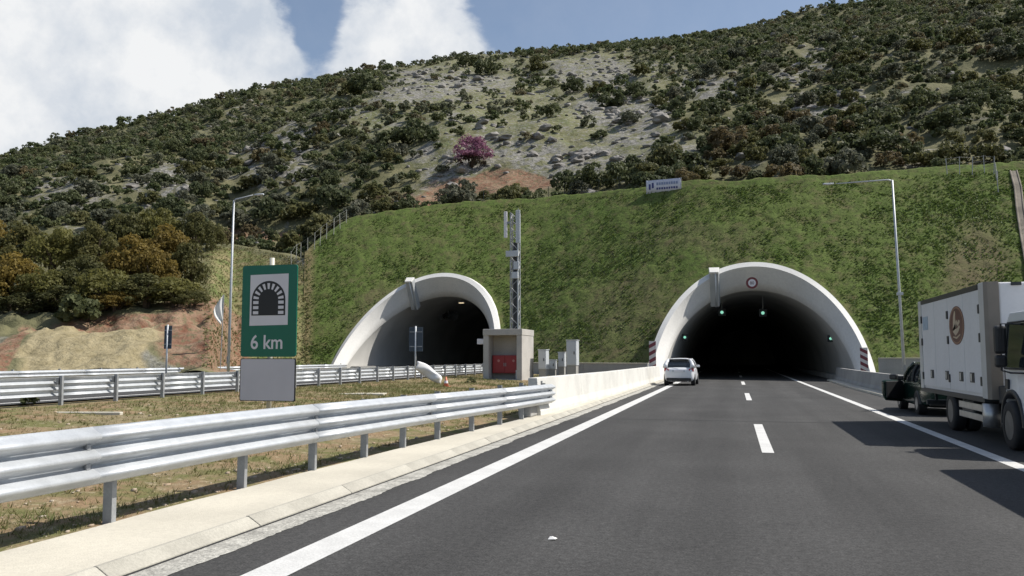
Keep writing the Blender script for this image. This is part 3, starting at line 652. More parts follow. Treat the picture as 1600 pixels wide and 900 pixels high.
# barrier on the median side: runs away from the camera, road side is +X (= right of direction)
PROF = [(0.0, -0.05), (0.0, 0.10), (-0.05, 0.30), (-0.10, 0.98), (-0.34, 0.98), (-0.40, -0.05)]
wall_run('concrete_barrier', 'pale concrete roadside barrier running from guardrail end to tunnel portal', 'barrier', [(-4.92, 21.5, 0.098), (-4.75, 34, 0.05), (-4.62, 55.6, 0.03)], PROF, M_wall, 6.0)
mb = MB(); mb.prism([(-5.35, 0.0), (-5.35, 0.60), (-5.25, 0.60), (-5.12, 0.55), (-5.03, 0.38), (-5.0, 0.0)], 1, 20.75, 21.48)
mb.build('barrier_nose', M_grey, None, bevel=0.04); nose = bpy.data.objects['barrier_nose']; nose.location.z = 0.098; tag(nose, 'grey rounded concrete block under the end of guardrail', 'block')
PR = [(0.0, -0.05), (0.0, 0.16), (0.07, 0.30), (0.12, 0.88), (0.32, 0.88), (0.40, -0.05)]
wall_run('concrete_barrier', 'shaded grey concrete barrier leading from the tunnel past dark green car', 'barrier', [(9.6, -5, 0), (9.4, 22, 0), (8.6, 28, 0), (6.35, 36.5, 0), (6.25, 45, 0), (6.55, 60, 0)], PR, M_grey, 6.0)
ys = [36.0, 36.8, 45, 60]; xs = [6.35, 6.22, 6.18, 6.48]; mb = MB(); mb.loft([[(x - 0.42, y, 0.004), (x - 0.40, y, 0.09), (x + 0.1, y, 0.1)] for x, y in zip(xs, ys)]); tag(mb.build('shoulder_kerb', M_conc), kind='structure')
def slab_wall(name, label, a, b_, t, z0, z1, m, cap=0.06):
    d = (Vector(b_) - Vector(a)); L = d.length; rz = math.atan2(d.y, d.x); root = empty(name, (a[0], a[1], z0), rz); tag(root, label, 'wall')
    n = max(1, int(L / 4)); w = L / n
    for i in range(n): mb = MB(); mb.bb((i * w, 0, -0.3), ((i + 1) * w - 0.015, t, z1 - z0)); mb.build('wall_segment', m, root)
    mb = MB(); mb.bb((0, -0.04, z1 - z0 + 0.002), (L, t + 0.04, z1 - z0 + cap)); mb.build('lit_top', M_conc, root, bevel=0.01)  # paler strip puts the sunlit wall top into the colour
slab_wall('toe_wall', 'low grey retaining wall between tunnel portal and lamp post', (8.35, 53.6), (30, 52.0), 0.35, 0.0, 1.5, M_grey)
slab_wall('toe_wall', 'low grey retaining wall behind the white electrical cabinets', (-14.2, 57.6), (-5.45, 54.4), 0.35, 0.3, 1.15, M_grey)
b = MB(); b.add([(6.6, -40, -0.012), (40, -40, -0.012), (40, 56, -0.012), (6.6, 56, -0.012)], [(0, 1, 2, 3)]); tag(b.build('verge', M_soil), kind='structure')
sheet('shoulder', 8.6, 9.75, -40, 34, -0.004, M_asph)

# red and white marker boards beside the right portal
M_mred = mat('marker red', (0.17, 0.03, 0.045), 0.5, var=0.15); M_mwht = mat('marker white', (0.6, 0.57, 0.56), 0.5, var=0.1)
for (x, y0, y1, Y, lab, sg) in ((1020, 580, 533, 54.6, 'red and white striped marker board at the barrier side of the portal', 1), (1351, 586, 543, 54.9, 'red and white striped marker board at the portal leg beside retaining wall', -1)):
    Pb, Pt = atY(x, y0, Y), atY(x, y1, Y); base = Vector((Pb.x, Y, 0.0)); r_ = empty('marker_board', base); tag(r_, lab, 'road marker', 'striped marker boards')
    z0, z1 = Pb.z, Pt.z; mb = MB(); mb.bb((-0.22, 0, z0), (0.22, 0.03, z1)); mb.build('board', M_mwht, r_)
    hgt = z1 - z0; nst = 4
    for k in range(nst):
        zc = z0 + (k + 0.5) * hgt / nst; hh = hgt / nst / 4; mb = MB()
        mb.prism([(-0.22, zc - hh - sg * 0.12), (0.22, zc - hh + sg * 0.12), (0.22, min(z1, zc + hh + sg * 0.12)), (-0.22, min(z1, zc + hh - sg * 0.12))], 1, -0.006, -0.001); mb.build('stripe', M_mred, r_)
    mb = MB(); mb.bb((-0.03, 0.032, -0.02), (0.03, 0.09, z1 - 0.1)); mb.build('post', M_galv2, r_)

# ------------------------------------------------------------------ guardrails
def wave(nw, h, d, z0=0.0, n=12):
    return [(d * 0.5 * (1 - math.cos(2 * math.pi * k / n)) ** 0.8 * 1.1, z0 + h * k / (n * nw)) for k in range(n * nw + 1)]
def guardrail(name, label, path, prof, posts, ptop, side, panel, m, group, post_dx, refl=False):
    """path(Y) -> (X, z of rail bottom, ground z); side +1: traffic face towards +X"""
    root = empty(name, (path(posts[0])[0], posts[0], path(posts[0])[2])); tag(root, label, 'guardrail', group); inv = Vector(root.location)
    y = posts[0] - 0.6; end = posts[-1] + 0.6; i = 0
    while y < end - 0.1:
        y1 = min(end, y + panel); mb = MB(); rings = []
        for k in range(5):
            yy = y + (y1 - y + 0.12) * k / 4; X, zb, g = path(yy); lap = 0.005 * (i % 2)
            rings.append([Vector((X + side * (o + lap), yy, zb + z)) - inv for o, z in prof])
        mb.loft(rings); o = mb.build('rail_panel', m, root, smooth=True); so = o.modifiers.new('solid', 'SOLIDIFY'); so.thickness = 0.004; so.offset = -side
        if i and refl:
            X, zb, g = path(y + 0.05)
            for (dz, ln) in ((prof[len(prof) // 3][1] + 0.01, 0.05), (2 * prof[len(prof) // 3][1] + 0.01, 0.05)):
                mb = MB(); mb.box((0, 0, 0), (0.05, 0.05, 0.06)); q = mb.build('bolt_plate', M_galv2, root, bevel=0.008); q.location = Vector((X + side * 0.02, y + 0.05, zb + dz - 0.01)) - inv
        y = y1; i += 1
    p0 = None
    for yy in posts:
        X, zb, g = path(yy)
        if p0 is None:
            mb = MB(); hh = ptop
            mb.bb((-0.05, -0.03, -0.25), (0.05, -0.024, hh)); mb.bb((-0.05, -0.0238, -0.25), (-0.044, 0.03, hh)); mb.bb((0.044, -0.0238, -0.25), (0.05, 0.03, hh)); p0 = mb.build('post', M_galv2, root); p = p0
            mb = MB(); mb.box((side * abs(post_dx) * 0.55, 0, 0), (abs(post_dx) * 0.9, 0.06, 0.16)); s0 = mb.build('spacer', M_galv2, p0); s0.location = (0, 0.0, hh - 0.14)
        else:
            p = p0.copy(); C.objects.link(p); p.parent = root; q = s0.copy(); C.objects.link(q); q.parent = p
        p.location = Vector((X - side * abs(post_dx), yy, g)) - inv; p.rotation_euler = (rng.normal(0, 0.006), rng.normal(0, 0.006), 0)
    return root
near_posts = [-1.2, 0.8, 2.8, 4.75, 6.73, 8.85, 10.45, 11.98, 13.4, 14.9, 16.65, 18.4, 20.1, 21.9]
def near_path(y):
    return (np.interp(y, [0, 8, 14, 19, 22.5], [-5.62, -5.56, -5.33, -5.0, -4.86]), np.interp(y, [0, 10, 22.5], [0.515, 0.49, 0.37]), 0.09)
PR3 = wave(3, 0.52, 0.115)
guardrail('guardrail', 'shiny triple-wave steel guardrail along the concrete kerb strip', near_path, PR3, near_posts, 0.90, 1, 4.0, M_galv, None, 0.13, refl=True)
mid_posts = list(np.arange(2.0, 58.5, 1.9))
guardrail('guardrail', 'steel guardrail with posts showing, between grass median and other carriageway', lambda y: (-16.25, 0.67 if y < 1e9 else 0, 0.45), wave(3, 0.46, 0.08), mid_posts, 0.72, -1, 4.0, M_galv, None, 0.13)
guardrail('guardrail', 'steel guardrail on the far verge below the pale soil mound', lambda y: (-30.0, 0.68, 0.45), wave(2, 0.33, 0.08), list(np.arange(6.0, 61, 2.6)), 0.62, 1, 4.0, M_galv, None, 0.13)

# ------------------------------------------------------------------ tunnel sign "6 km"
P = atD(419, 560, 15.0); s = empty('tunnel_sign', (P.x, P.y, 0.15)); tag(s, 'green tunnel sign reading 6 km above a blank grey plate', 'road sign')
k = 15.0 / F; zb = lambda y: 1.65 - (y - 556.5) * k - 0.15; W = 93 * k / 0.966
def rrect(w, z0, z1, r, n=6):
    out = []
    for (cx, cz, a0) in ((w / 2 - r, z0 + r, -90), (w / 2 - r, z1 - r, 0), (-w / 2 + r, z1 - r, 90), (-w / 2 + r, z0 + r, 180)):
        for q in range(n + 1): a = R(a0 + 90 * q / n); out.append((cx + r * math.cos(a), cz + r * math.sin(a)))
    return out
mb = MB(); mb.prism(rrect(W, zb(557.5), zb(414), 0.05), 1, -0.012, 0.012); mb.build('green_panel', M_signg, s)
mb = MB(); mb.prism(rrect(W, zb(626), zb(560), 0.03), 1, -0.014, 0.012); mb.build('edge_panel', M_signb, s)
mb = MB(); mb.prism(rrect(W - 0.03, zb(625), zb(561), 0.03), 1, -0.018, -0.0142); q = mb.build('grey_panel', M_plate, s); tag(q, 'blank grey metal plate')
wx = lambda x: (x - 419) * k / 0.966
mb = MB(); mb.prism([(wx(386.5), zb(509)), (wx(451), zb(508)), (wx(451), zb(428)), (wx(386.5), zb(429))], 1, -0.0155, -0.0122); pic = mb.build('pictogram', M_signw, s)
def archpoly(cx, zbase, zc, r, n=20): return [(cx + r, zbase)] + [(cx + r * math.cos(math.pi * a / n), zc + r * 1.02 * math.sin(math.pi * a / n)) for a in range(n + 1)] + [(cx - r, zbase)]
cx, zc_, zbs = wx(418), zb(469), zb(493); r1, r2, r3 = 28.5 * k / 0.966, 25.8 * k / 0.966, 15 * k / 0.966
mb = MB(); mb.prism(archpoly(cx, zbs, zc_, r1), 1, -0.018, -0.0157); mb.build('arch_outline', M_signb, pic)
def stone(a0, a1):
    q = [(cx + r2 * math.cos(a0), zc_ + r2 * math.sin(a0)), (cx + r2 * math.cos(a1), zc_ + r2 * math.sin(a1)), (cx + r3 * 1.12 * math.cos(a1), zc_ + r3 * 1.12 * math.sin(a1)), (cx + r3 * 1.12 * math.cos(a0), zc_ + r3 * 1.12 * math.sin(a0))]
    mb = MB(); mb.prism(q, 1, -0.0205, -0.0182); mb.build('arch_stone', M_signw, pic)
for i in range(9): stone(math.pi * (i + 0.25) / 9, math.pi * (i + 0.75) / 9)
for sx in (-1, 1):
    for i in range(3):
        za = zc_ - (i + 0.15) * (zc_ - zbs) / 3; zc2 = zc_ - (i + 0.75) * (zc_ - zbs) / 3; mb = MB(); mb.prism([(cx + sx * r2, za), (cx + sx * r3 * 1.12, za), (cx + sx * r3 * 1.12, zc2), (cx + sx * r2, zc2)], 1, -0.0205, -0.0182); mb.build('arch_stone', M_signw, pic)
text_mesh('6 km', 0.355, 'lettering', M_signw, s, (wx(416.5), -0.0135, zb(545)), (R(90), 0, 0), sx=0.92)
mb = MB(); mb.tube([(0, 0.06, -0.25), (0, 0.06, zb(402))], 0.045, 12); mb.build('post', mat('cream post', (0.55, 0.53, 0.45), 0.5, metal=0.2, var=0.1), s, smooth=True)
for z in (zb(600), zb(530), zb(440)): mb = MB(); mb.box((0, 0.035, z), (W * 0.9, 0.035, 0.05)); mb.build('mounting_rail', M_galv2, s)

# sign seen from behind
def back_sign(x, ytop, ybot, D, w, label, zground, posts=1):
    Pt, Pb = atD(x, ytop, D), atD(x, ybot, D); s = empty('road_sign', (Pt.x, Pt.y, zground)); tag(s, label, 'road sign')
    mb = MB(); mb.bb((-w / 2, 0, Pb.z - zground), (w / 2, 0.02, Pt.z - zground)); mb.build('sign_panel', M_signback, s, bevel=0.004)
    for q in ([0] if posts == 1 else [-w * 0.3, w * 0.3]):
        mb = MB(); mb.tube([(q, -0.045, -0.2), (q, -0.045, Pt.z - zground + 0.05)], 0.045, 10); mb.build('post', M_galv, s, smooth=True)
    for f in (0.2, 0.8): mb = MB(); mb.box((0, -0.012, (Pb.z * (1 - f) + Pt.z * f) - zground), (w * 0.9, 0.024, 0.05)); mb.build('mounting_rail', M_galv2, s)
back_sign(650, 511, 549, 44, 0.78, 'back of a blue grey road sign before the dark bore', 0.42)
back_sign(263, 509, 545, 40, 0.42, 'back of a narrow dark road sign before the soil mound', 0.45)

# ------------------------------------------------------------------ concrete fire kiosk
Yk = 43.4; xa, xb_ = atY(755, 560, Yk).x, atY(815.5, 560, Yk).x; zt = atY(785, 514, Yk).z; w = xb_ - xa
kk = empty('fire_kiosk', ((xa + xb_) / 2, Yk, 0.30)); tag(kk, 'concrete kiosk with red fire cabinet in its open front', 'kiosk'); hk = zt - 0.30; dk = 2.7
mb = MB(); mb.bb((-w / 2, 0, -0.15), (-w / 2 + 0.3, dk, hk - 0.34)); mb.build('side_wall', M_kiosk, kk, bevel=0.015)
mb = MB(); mb.bb((w / 2 - 0.3, 0, -0.15), (w / 2, dk, hk - 0.34)); mb.build('side_wall', M_kiosk, kk, bevel=0.015)
mb = MB(); mb.bb((-w / 2 - 0.02, -0.03, hk - 0.338), (w / 2 + 0.02, dk + 0.02, hk)); mb.build('roof_slab', M_kiosk, kk, bevel=0.02)
mb = MB(); mb.bb((-w / 2 + 0.302, 1.0, 0.1), (w / 2 - 0.302, 1.15, hk - 0.342)); mb.build('back_wall', M_kiosk, kk)
mb = MB(); mb.bb((-w / 2 + 0.302, -0.05, -0.15), (w / 2 - 0.302, 1.0, 0.12)); mb.build('plinth', M_grey, kk, bevel=0.01)
cw = w - 0.72; cab = MB(); cab.bb((-cw / 2, 0.55, 0.42), (cw / 2, 0.98, 1.40)); cab = cab.build('fire_cabinet', M_fire, kk, bevel=0.02)
for i in (-1, 1):
    mb = MB(); mb.bb((i * cw / 4 - cw / 4 + 0.03, 0.525, 0.46), (i * cw / 4 + cw / 4 - 0.03, 0.548, 1.36)); dr = mb.build('cabinet_door', M_fire, kk, bevel=0.008)
    mb = MB(); disc(mb, (i * cw / 4 + (0.0 if i < 0 else 0.12), 1.1), 0.07, 0.515, 0.524, 16); mb.build('emblem', mat('faded emblem', (0.5, 0.22, 0.2), 0.5, var=0.2), dr)
    mb = MB(); mb.bb((i * 0.05 - 0.015, 0.49, 0.8), (i * 0.05 + 0.015, 0.524, 0.98)); mb.build('handle', M_galv2, dr)
mb = MB(); mb.bb((w / 2 - 0.42, 0.3, 0.1), (w / 2 - 0.38, 0.36, 0.6)); mb.build('stop_post', M_wpaint, kk)
mb = MB(); mb.bb((-w / 2 - 0.42, 0.2, hk - 0.82), (-w / 2 - 0.002, 0.5, hk - 0.52)); mb.build('lamp_box', M_signw, kk, bevel=0.02)
gz = lambda x, y: float(median_z(np.array([x]), np.array([y]))[0])

# lattice mast behind the kiosk
Ym = 50.0; xm = atY(805, 500, Ym).x; zm = atY(803, 333, Ym).z; ms = empty('lattice_mast', (xm, Ym, 0.3)); tag(ms, 'slender steel lattice mast with panel antennas behind the kiosk', 'mast'); hm = zm - 0.3; hw = 0.24
for a in (-1, 1):
    for b_ in (-1, 1):
        mb = MB(); mb.box((a * hw, b_ * hw, hm / 2), (0.07, 0.07, hm)); mb.build('leg', M_galv2 if a < 0 else M_galv, ms)
mb = MB(); nb = 22
for i in range(nb):
    z0, z1 = hm * i / nb, hm * (i + 1) / nb
    for (p0, p1) in (((-hw, -hw), (hw, -hw)), ((hw, -hw), (hw, hw)), ((hw, hw), (-hw, hw)), ((-hw, hw), (-hw, -hw))):
        if i % 2: p0, p1 = p1, p0
        mb.tube([(p0[0], p0[1], z0), (p1[0], p1[1], z1)], 0.022, 5, cap=False)
mb.build('bracing', M_galv2, ms)
mb = MB(); mb.bb((-0.14, 0.0, 0.0), (0.12, 0.1, hm * 0.82)); mb.build('cable_ladder', M_dark, ms)
zf = lambda y: atY(803, y, Ym).z - 0.3
mb = MB(); mb.bb((-0.66, -0.3, zf(372)), (-0.46, -0.18, zf(331))); mb.build('panel_antenna', M_signw, ms, bevel=0.02)
mb = MB(); mb.bb((-0.46, -0.26, zf(350)), (-0.25, -0.2, zf(347))); mb.build('antenna_arm', M_galv2, ms)
mb = MB(); mb.bb((0.12, -0.36, zf(381)), (0.4, -0.28, zf(330))); mb.build('panel_antenna', M_cab, ms, bevel=0.02)
for (y0, y1, x0, x1) in ((402, 393, -0.5, 0.3), (422, 410, 0.0, 0.34), (436, 426, -0.12, 0.28)):
    mb = MB(); mb.bb((x0, -0.44, zf(y0)), (x1, -0.285, zf(y1))); mb.build('radio_box', M_cab, ms, bevel=0.015)
mb = MB(); mb.tube([(0.2, 0, hm), (0.2, 0, hm + 0.3)], 0.02, 6); mb.build('lightning_rod', M_galv2, ms)
mb = MB(); mb.bb((-0.6, -0.6, -0.2), (0.6, 0.6, 0.0)); mb.build('footing', M_grey, ms)

# electrical cabinets on legs
def cabinet(x0, x1, ytop, ybot, Y, depth, label, group=None):
    Xa, Xb = atY(x0, 560, Y).x, atY(x1, 560, Y).x; zt_, zb_ = atY(x0, ytop, Y).z, atY(x0, ybot, Y).z; g = gz((Xa + Xb) / 2, Y); w_ = Xb - Xa
    c = empty('electrical_cabinet', ((Xa + Xb) / 2, Y, g)); tag(c, label, 'cabinet', group)
    mb = MB(); mb.bb((-w_ / 2, 0, zb_ - g), (w_ / 2, depth, zt_ - g)); mb.build('housing', M_cab, c, bevel=0.012)
    mb = MB(); mb.bb((-w_ / 2 + 0.04, -0.02, zb_ - g + 0.05), (w_ / 2 - 0.04, -0.002, zt_ - g - 0.06)); dr = mb.build('door', M_cab, c, bevel=0.006)
    mb = MB(); mb.bb((w_ / 2 - 0.14, -0.045, (zt_ + zb_) / 2 - g - 0.08), (w_ / 2 - 0.1, -0.022, (zt_ + zb_) / 2 - g + 0.08)); mb.build('handle', M_dark, dr)
    mb = MB(); mb.bb((-w_ / 2 - 0.03, -0.04, zt_ - g + 0.001), (w_ / 2 + 0.03, depth + 0.03, zt_ - g + 0.04)); mb.build('lid', M_cab, c, bevel=0.008)
    if zb_ - g > 0.03:
        mb = MB(); mb.bb((-w_ / 2 + 0.03, 0.04, -0.1), (w_ / 2 - 0.03, depth - 0.04, zb_ - g - 0.001)); mb.build('base_frame', M_grey, c)
cabinet(841, 853, 547, 577, 45.5, 0.8, 'pale grey electrical cabinet right beside the concrete kiosk')
cabinet(857, 868, 563, 577, 46.5, 0.4, 'lowest grey electrical cabinet between two taller cabinets')
cabinet(872, 882, 551, 573, 47.0, 0.5, 'slim grey electrical cabinet against the tallest white cabinet')
cabinet(885, 900.5, 532, 571, 46.0, 0.85, 'tallest white electrical cabinet beside the toe wall')
P = atY(901, 583, 40.5); mb = MB(); mb.tube([(0, 0, 0), (0, 0, 0.55), (0, 0, 0.62)], [0.11, 0.11, 0.06], 12); o = mb.build('marker_stub', M_conc); o.location = (P.x, 40.5, gz(P.x, 40.5) - 0.01); tag(o, 'short pale concrete stub post behind the barrier', 'post')

# ------------------------------------------------------------------ lamp posts
def lamp_post(x, Dp, ytop, xa_, ya_, label, lean, zg):
    B0 = atD(x, 560, Dp); T = atD(x, ytop, Dp); s = empty('lamp_post', (B0.x, B0.y, zg)); tag(s, label, 'lamp post', 'lamp posts'); h = T.z - zg; dx = math.tan(R(lean)) * h
    E_ = atY(xa_, ya_, B0.y) - Vector((B0.x, B0.y, zg)); top = Vector((dx, 0, h))
    mb = MB(); mb.tube([(0, 0, 0), (dx * 0.5, 0, h * 0.5), tuple(top)], [0.085, 0.068, 0.05], 12); mb.build('pole', M_galv, s, smooth=True)
    sg = 1 if E_.x > top.x else -1; head = Vector((E_.x, 0, E_.z))
    mb = MB(); mb.tube([tuple(top - Vector((0, 0, 0.05))), tuple(top.lerp(head, 0.06) + Vector((0, 0, 0.03))), tuple(head - Vector((sg * 0.6, 0, 0)))], [0.045, 0.04, 0.03], 10); mb.build('arm', M_galv, s, smooth=True)
    mb = MB(); hd = head
    mb.loft([[hd + Vector((sg * a, b_ * ww, zz)) for b_, zz in ((-1, 0), (-0.7, 0.06), (0.7, 0.06), (1, 0), (0.7, -0.03), (-0.7, -0.03))] for a, ww in ((-0.5, 0.04), (-0.32, 0.09), (0.0, 0.11), (0.08, 0.06))], closed=True, cap=True); hdm = mb.build('luminaire', M_cab, s, bevel=0.01)
    mb = MB(); mb.box(hd + Vector((-sg * 0.18, 0, -0.038)), (0.26, 0.14, 0.014)); mb.build('lens', M_signw, hdm)
    mb = MB(); mb.box((0, 0, 0.02), (0.4, 0.4, 0.04)); mb.build('base_plate', M_galv2, s)
    mb = MB(); mb.box((0.0, -0.105, 1.0), (0.1, 0.02, 0.4)); mb.build('service_door', M_galv2, s)
    return s
lamp_post(357, 47, 313, 410, 304, 'tall grey lamp post with arm over the far carriageway', 0.4, 0.44)
rl = lamp_post(1413, 44.5, 281, 1288, 288, 'tall grey lamp post standing behind the parked truck', -1.35, 0.0)
P = atY(1406, 459, rl.location.y) - Vector(rl.location); mb = MB(); mb.box((P.x, 0, P.z), (0.3, 0.25, 0.16)); mb.build('junction_box', M_cab, rl, bevel=0.01)

# white flag on a thin pole
P = atD(344, 570, 49); fl = empty('flag_pole', (P.x, P.y, 0.44), R(38)); tag(fl, 'limp white flag on a thin pole near the lamp post', 'flag'); zt2 = atD(348, 460, 49).z - 0.44
mb = MB(); mb.tube([(0, 0, -0.1), (0.1, 0, zt2)], 0.025, 8); mb.build('pole', M_galv2, fl)
mb = MB(); rows = []
for i in range(15):
    f = i / 14; z = zt2 - f * 1.55; wv = 0.12 + 0.42 * math.sin(math.pi * min(1, f * 1.05)) ** 0.8; c0 = 0.1 - f * 0.02
    rows.append([(c0 - wv * g, 0.07 * math.sin(9 * g + 3 * f) * (0.4 + g), z - 0.28 * g * g) for g in np.linspace(0, 1, 9)])
mb.loft(rows); o = mb.build('cloth', mat('white cloth', (0.72, 0.72, 0.70), 0.9, var=0.05), fl, smooth=True); so = o.modifiers.new('s', 'SOLIDIFY'); so.thickness = 0.006

# object wrapped in white sheeting, and a cone, on the median
P = gnd(672, 598, 0.42); wr = empty('wrapped_sign', (P.x, P.y, gz(P.x, P.y))); wr.scale = (1.3, 1.2, 1.15); tag(wr, 'board wrapped in white sheeting leaning on the guardrail', 'wrapped board')
mb = MB(); rows = []
for i in range(13):
    f = i / 12; cxx = -0.50 + 0.95 * f; ctop = 0.95 - 0.55 * f + 0.04 * math.sin(6 * f); cb = 0.52 * (1 - f) ** 1.3 - 0.02; yy = 0.1 * math.sin(5 * f)
    ring = []
    for g in range(14):
        a = 2 * math.pi * g / 14; ring.append((cxx + 0.05 * math.sin(3 * a + f * 7), yy + 0.2 * math.cos(a) * (0.75 + 0.25 * math.sin(4 * a + f * 9)), (ctop + cb) / 2 + (ctop - cb) / 2 * math.sin(a)))
    rows.append(ring)
mb.loft(rows, closed=True, cap=True); mb.build('sheeting', mat('white sheeting', (0.74, 0.73, 0.72), 0.55, var=0.06, vscale=4, bump=1.0, bscale=5), wr, subsurf=1, smooth=True)
P = gnd(697, 600, 0.42); cn = empty('traffic_cone', (P.x, P.y, gz(P.x, P.y) + 0.01)); cn.scale = (0.8,) * 3; tag(cn, 'faded orange traffic cone beside the wrapped board', 'traffic cone')
M_or = mat('faded orange', (0.62, 0.20, 0.12), 0.6, var=0.2)
mb = MB(); mb.tube([(0, 0, 0.03), (0, 0, 0.55)], [0.15, 0.03], 16); mb.build('body', M_or, cn, smooth=True)
mb = MB(); mb.tube([(0, 0, 0.2), (0, 0, 0.34)], [0.118, 0.083], 16, cap=False); mb.build('reflective_band', M_signw, cn, smooth=True)
mb = MB(); mb.box((0, 0, 0.015), (0.4, 0.4, 0.03)); mb.build('foot', M_or, cn, bevel=0.01)
# low concrete bits lying on the median
for i, (x, y, l, w_, lab) in enumerate(((565, 617, 1.7, 0.9, 'flat pale concrete slab lying in the median grass'), (100, 651, 2.6, 0.16, 'long pale concrete strip set in the median grass'))):
    P = gnd(x, y, 0.3); mb = MB(); mb.bb((-l / 2, -w_ / 2, -0.08), (l / 2, w_ / 2, 0.06)); o = mb.build('concrete_slab', M_conc, None, bevel=0.02); o.location = (P.x, P.y, gz(P.x, P.y) - 0.03); o.rotation_euler = (0, 0, R(12 if i == 0 else 14)); tag(o, lab, 'slab')
# litter on the road
P = gnd(863, 843); mb = MB(); mb.add([(-0.035, -0.03, 0.006), (0.035, -0.035, 0.012), (0.04, 0.03, 0.008), (-0.03, 0.035, 0.02), (0, 0, 0.03)], [(0, 1, 4), (1, 2, 4), (2, 3, 4), (3, 0, 4)]); o = mb.build('paper_scrap', mat('paper', (0.75, 0.74, 0.72), 0.9, var=0.05)); o.location = (P.x, P.y, 0.0); so = o.modifiers.new('s', 'SOLIDIFY'); so.thickness = 0.002; tag(o, 'small scrap of white paper on the bare asphalt', 'litter')

# ------------------------------------------------------------------ fences and banner on the slope
def surf(x, y, guess=None):
    """first hit of a photo pixel's ray with bank or hill"""
    d = ray(x, y); t = np.arange(40.0, 330.0, 0.25); Px, Py, Pz = d.x * t, d.y * t, H + d.z * t
    q_, D_ = to_qD(Px, Py); z = hill_z(q_, D_); k = int(np.argmax(Pz < z))
    return Vector((Px[k], Py[k], z[k]))
def fence(label, pix, n, h, m, close=True):
    P = [surf(*p) for p in pix]; root = empty('wire_fence', P[0]); tag(root, label, 'fence'); inv = Vector(P[0]); L = [0.0]
    for a, b_ in zip(P, P[1:]): L.append(L[-1] + (b_ - a).length)
    pts = []
    for i in range(n):
        s_ = L[-1] * i / (n - 1); k = max(j for j in range(len(L)) if L[j] <= s_ + 1e-6); k = min(k, len(P) - 2); p = P[k].lerp(P[k + 1], (s_ - L[k]) / (L[k + 1] - L[k])); q_, D_ = to_qD(p.x, p.y); p.z = float(hill_z(np.array([q_]), np.array([D_]))[0]); pts.append(p - inv)
    mb = MB(); mb.tube([(0, 0, -0.3), (0, 0, h)], 0.032, 6); p0 = mb.build('post', m, root)
    for i, p in enumerate(pts):
        o = p0 if i == 0 else p0.copy()
        if i: C.objects.link(o); o.parent = root
        o.location = p; o.rotation_euler = (rng.normal(0, 0.03), rng.normal(0, 0.03), 0)
    for f in (0.3, 0.65, 0.97): mb = MB(); mb.tube([p + Vector((0, 0, h * f)) for p in pts], 0.004 if f < 0.9 else 0.008, 4); mb.build('wire', m, root)
    return root
M_fpost = mat('pale fence post', (0.42, 0.42, 0.38), 0.7, metal=0.2, var=0.2)
fence('pale wire fence climbing the side edge of the grass bank', [(455, 420), (470, 404), (490, 391), (505, 378), (520, 368), (541, 352)], 10, 1.6, M_fpost)
fence('thin wire fence along the top of the grass bank', [(548, 347), (600, 335), (650, 329), (700, 322), (770, 316), (850, 310), (930, 303), (1000, 298)], 15, 1.4, M_dark)
fence('dark wire fence at the upper corner of the grass bank by the drain path', [(1480, 273), (1520, 271), (1552, 270), (1557, 285), (1560, 305)], 8, 1.3, M_galv2)
# banner
Pa, Pb = surf(1010, 303), surf(1064, 300); d = Pb - Pa; rz = math.atan2(d.y, d.x); bn = empty('banner', Pa, rz); tag(bn, 'white banner with blue writing fixed along the top of bank', 'banner'); Lb = math.hypot(d.x, d.y); tilt = d.z / Lb; hb = 1.2
def bpt(u, v, y=0.0): return (u * Lb, y + 0.02 * math.sin(u * 14), -0.12 + v * hb + u * Lb * tilt)
mb = MB(); mb.loft([[bpt(u, v) for v in (0, 0.5, 1)] for u in np.linspace(0, 1, 24)]); o = mb.build('cloth', mat('banner cloth', (0.62, 0.62, 0.70), 0.8, var=0.06), bn, smooth=True); so = o.modifiers.new('s', 'SOLIDIFY'); so.thickness = 0.004
M_blue = mat('banner blue', (0.06, 0.07, 0.22), 0.8, var=0.2); M_blue2 = mat('banner pale blue', (0.27, 0.32, 0.50), 0.8, var=0.2)
def bquad(u0, u1, v0, v1, m, nm):
    mb = MB(); us = np.linspace(u0, u1, 6); mb.loft([[bpt(u, v0, -0.012), bpt(u, v1, -0.012)] for u in us]); mb.build(nm, m, bn)
bquad(0.07, 0.13, 0.30, 0.72, M_blue, 'logo'); bquad(0.16, 0.22, 0.40, 0.80, M_blue, 'logo')
for i in range(9): u = 0.30 + i * 0.07; bquad(u, u + 0.05, 0.26, 0.42, M_blue, 'writing_mark'); bquad(u, u + 0.055, 0.60, 0.80, M_blue2, 'writing_mark')
for u in (0.0, 0.5, 1.0): p = bpt(u, 1.05); mb = MB(); mb.tube([(p[0], 0.05, p[2] - hb - 0.6), (p[0], 0.05, p[2])], 0.04, 6); mb.build('stake', M_galv2, bn)
# drain path at the far right of the bank
pth = [(1584, 274), (1591, 300), (1594, 330), (1600, 370), (1609, 420), (1622, 480)]; pp = [surf(*p) for p in pth]
mb = MB(); rings = []
for p in pp: rings.append([p + Vector((x, 0, z + 0.16)) for x, z in ((-0.28, 0.08), (-0.2, 0.1), (-0.16, 0.02), (0.16, 0.02), (0.2, 0.1), (0.28, 0.08), (0.3, -0.4), (-0.3, -0.4))])
mb.loft(rings, closed=True, cap=True); tag(mb.build('drain_channel', mat('dirty channel', (0.24, 0.21, 0.17), 0.95, var=0.4, vscale=1.5), None, bevel=0.02), 'concrete drain channel running down beside the grass bank', 'drain')
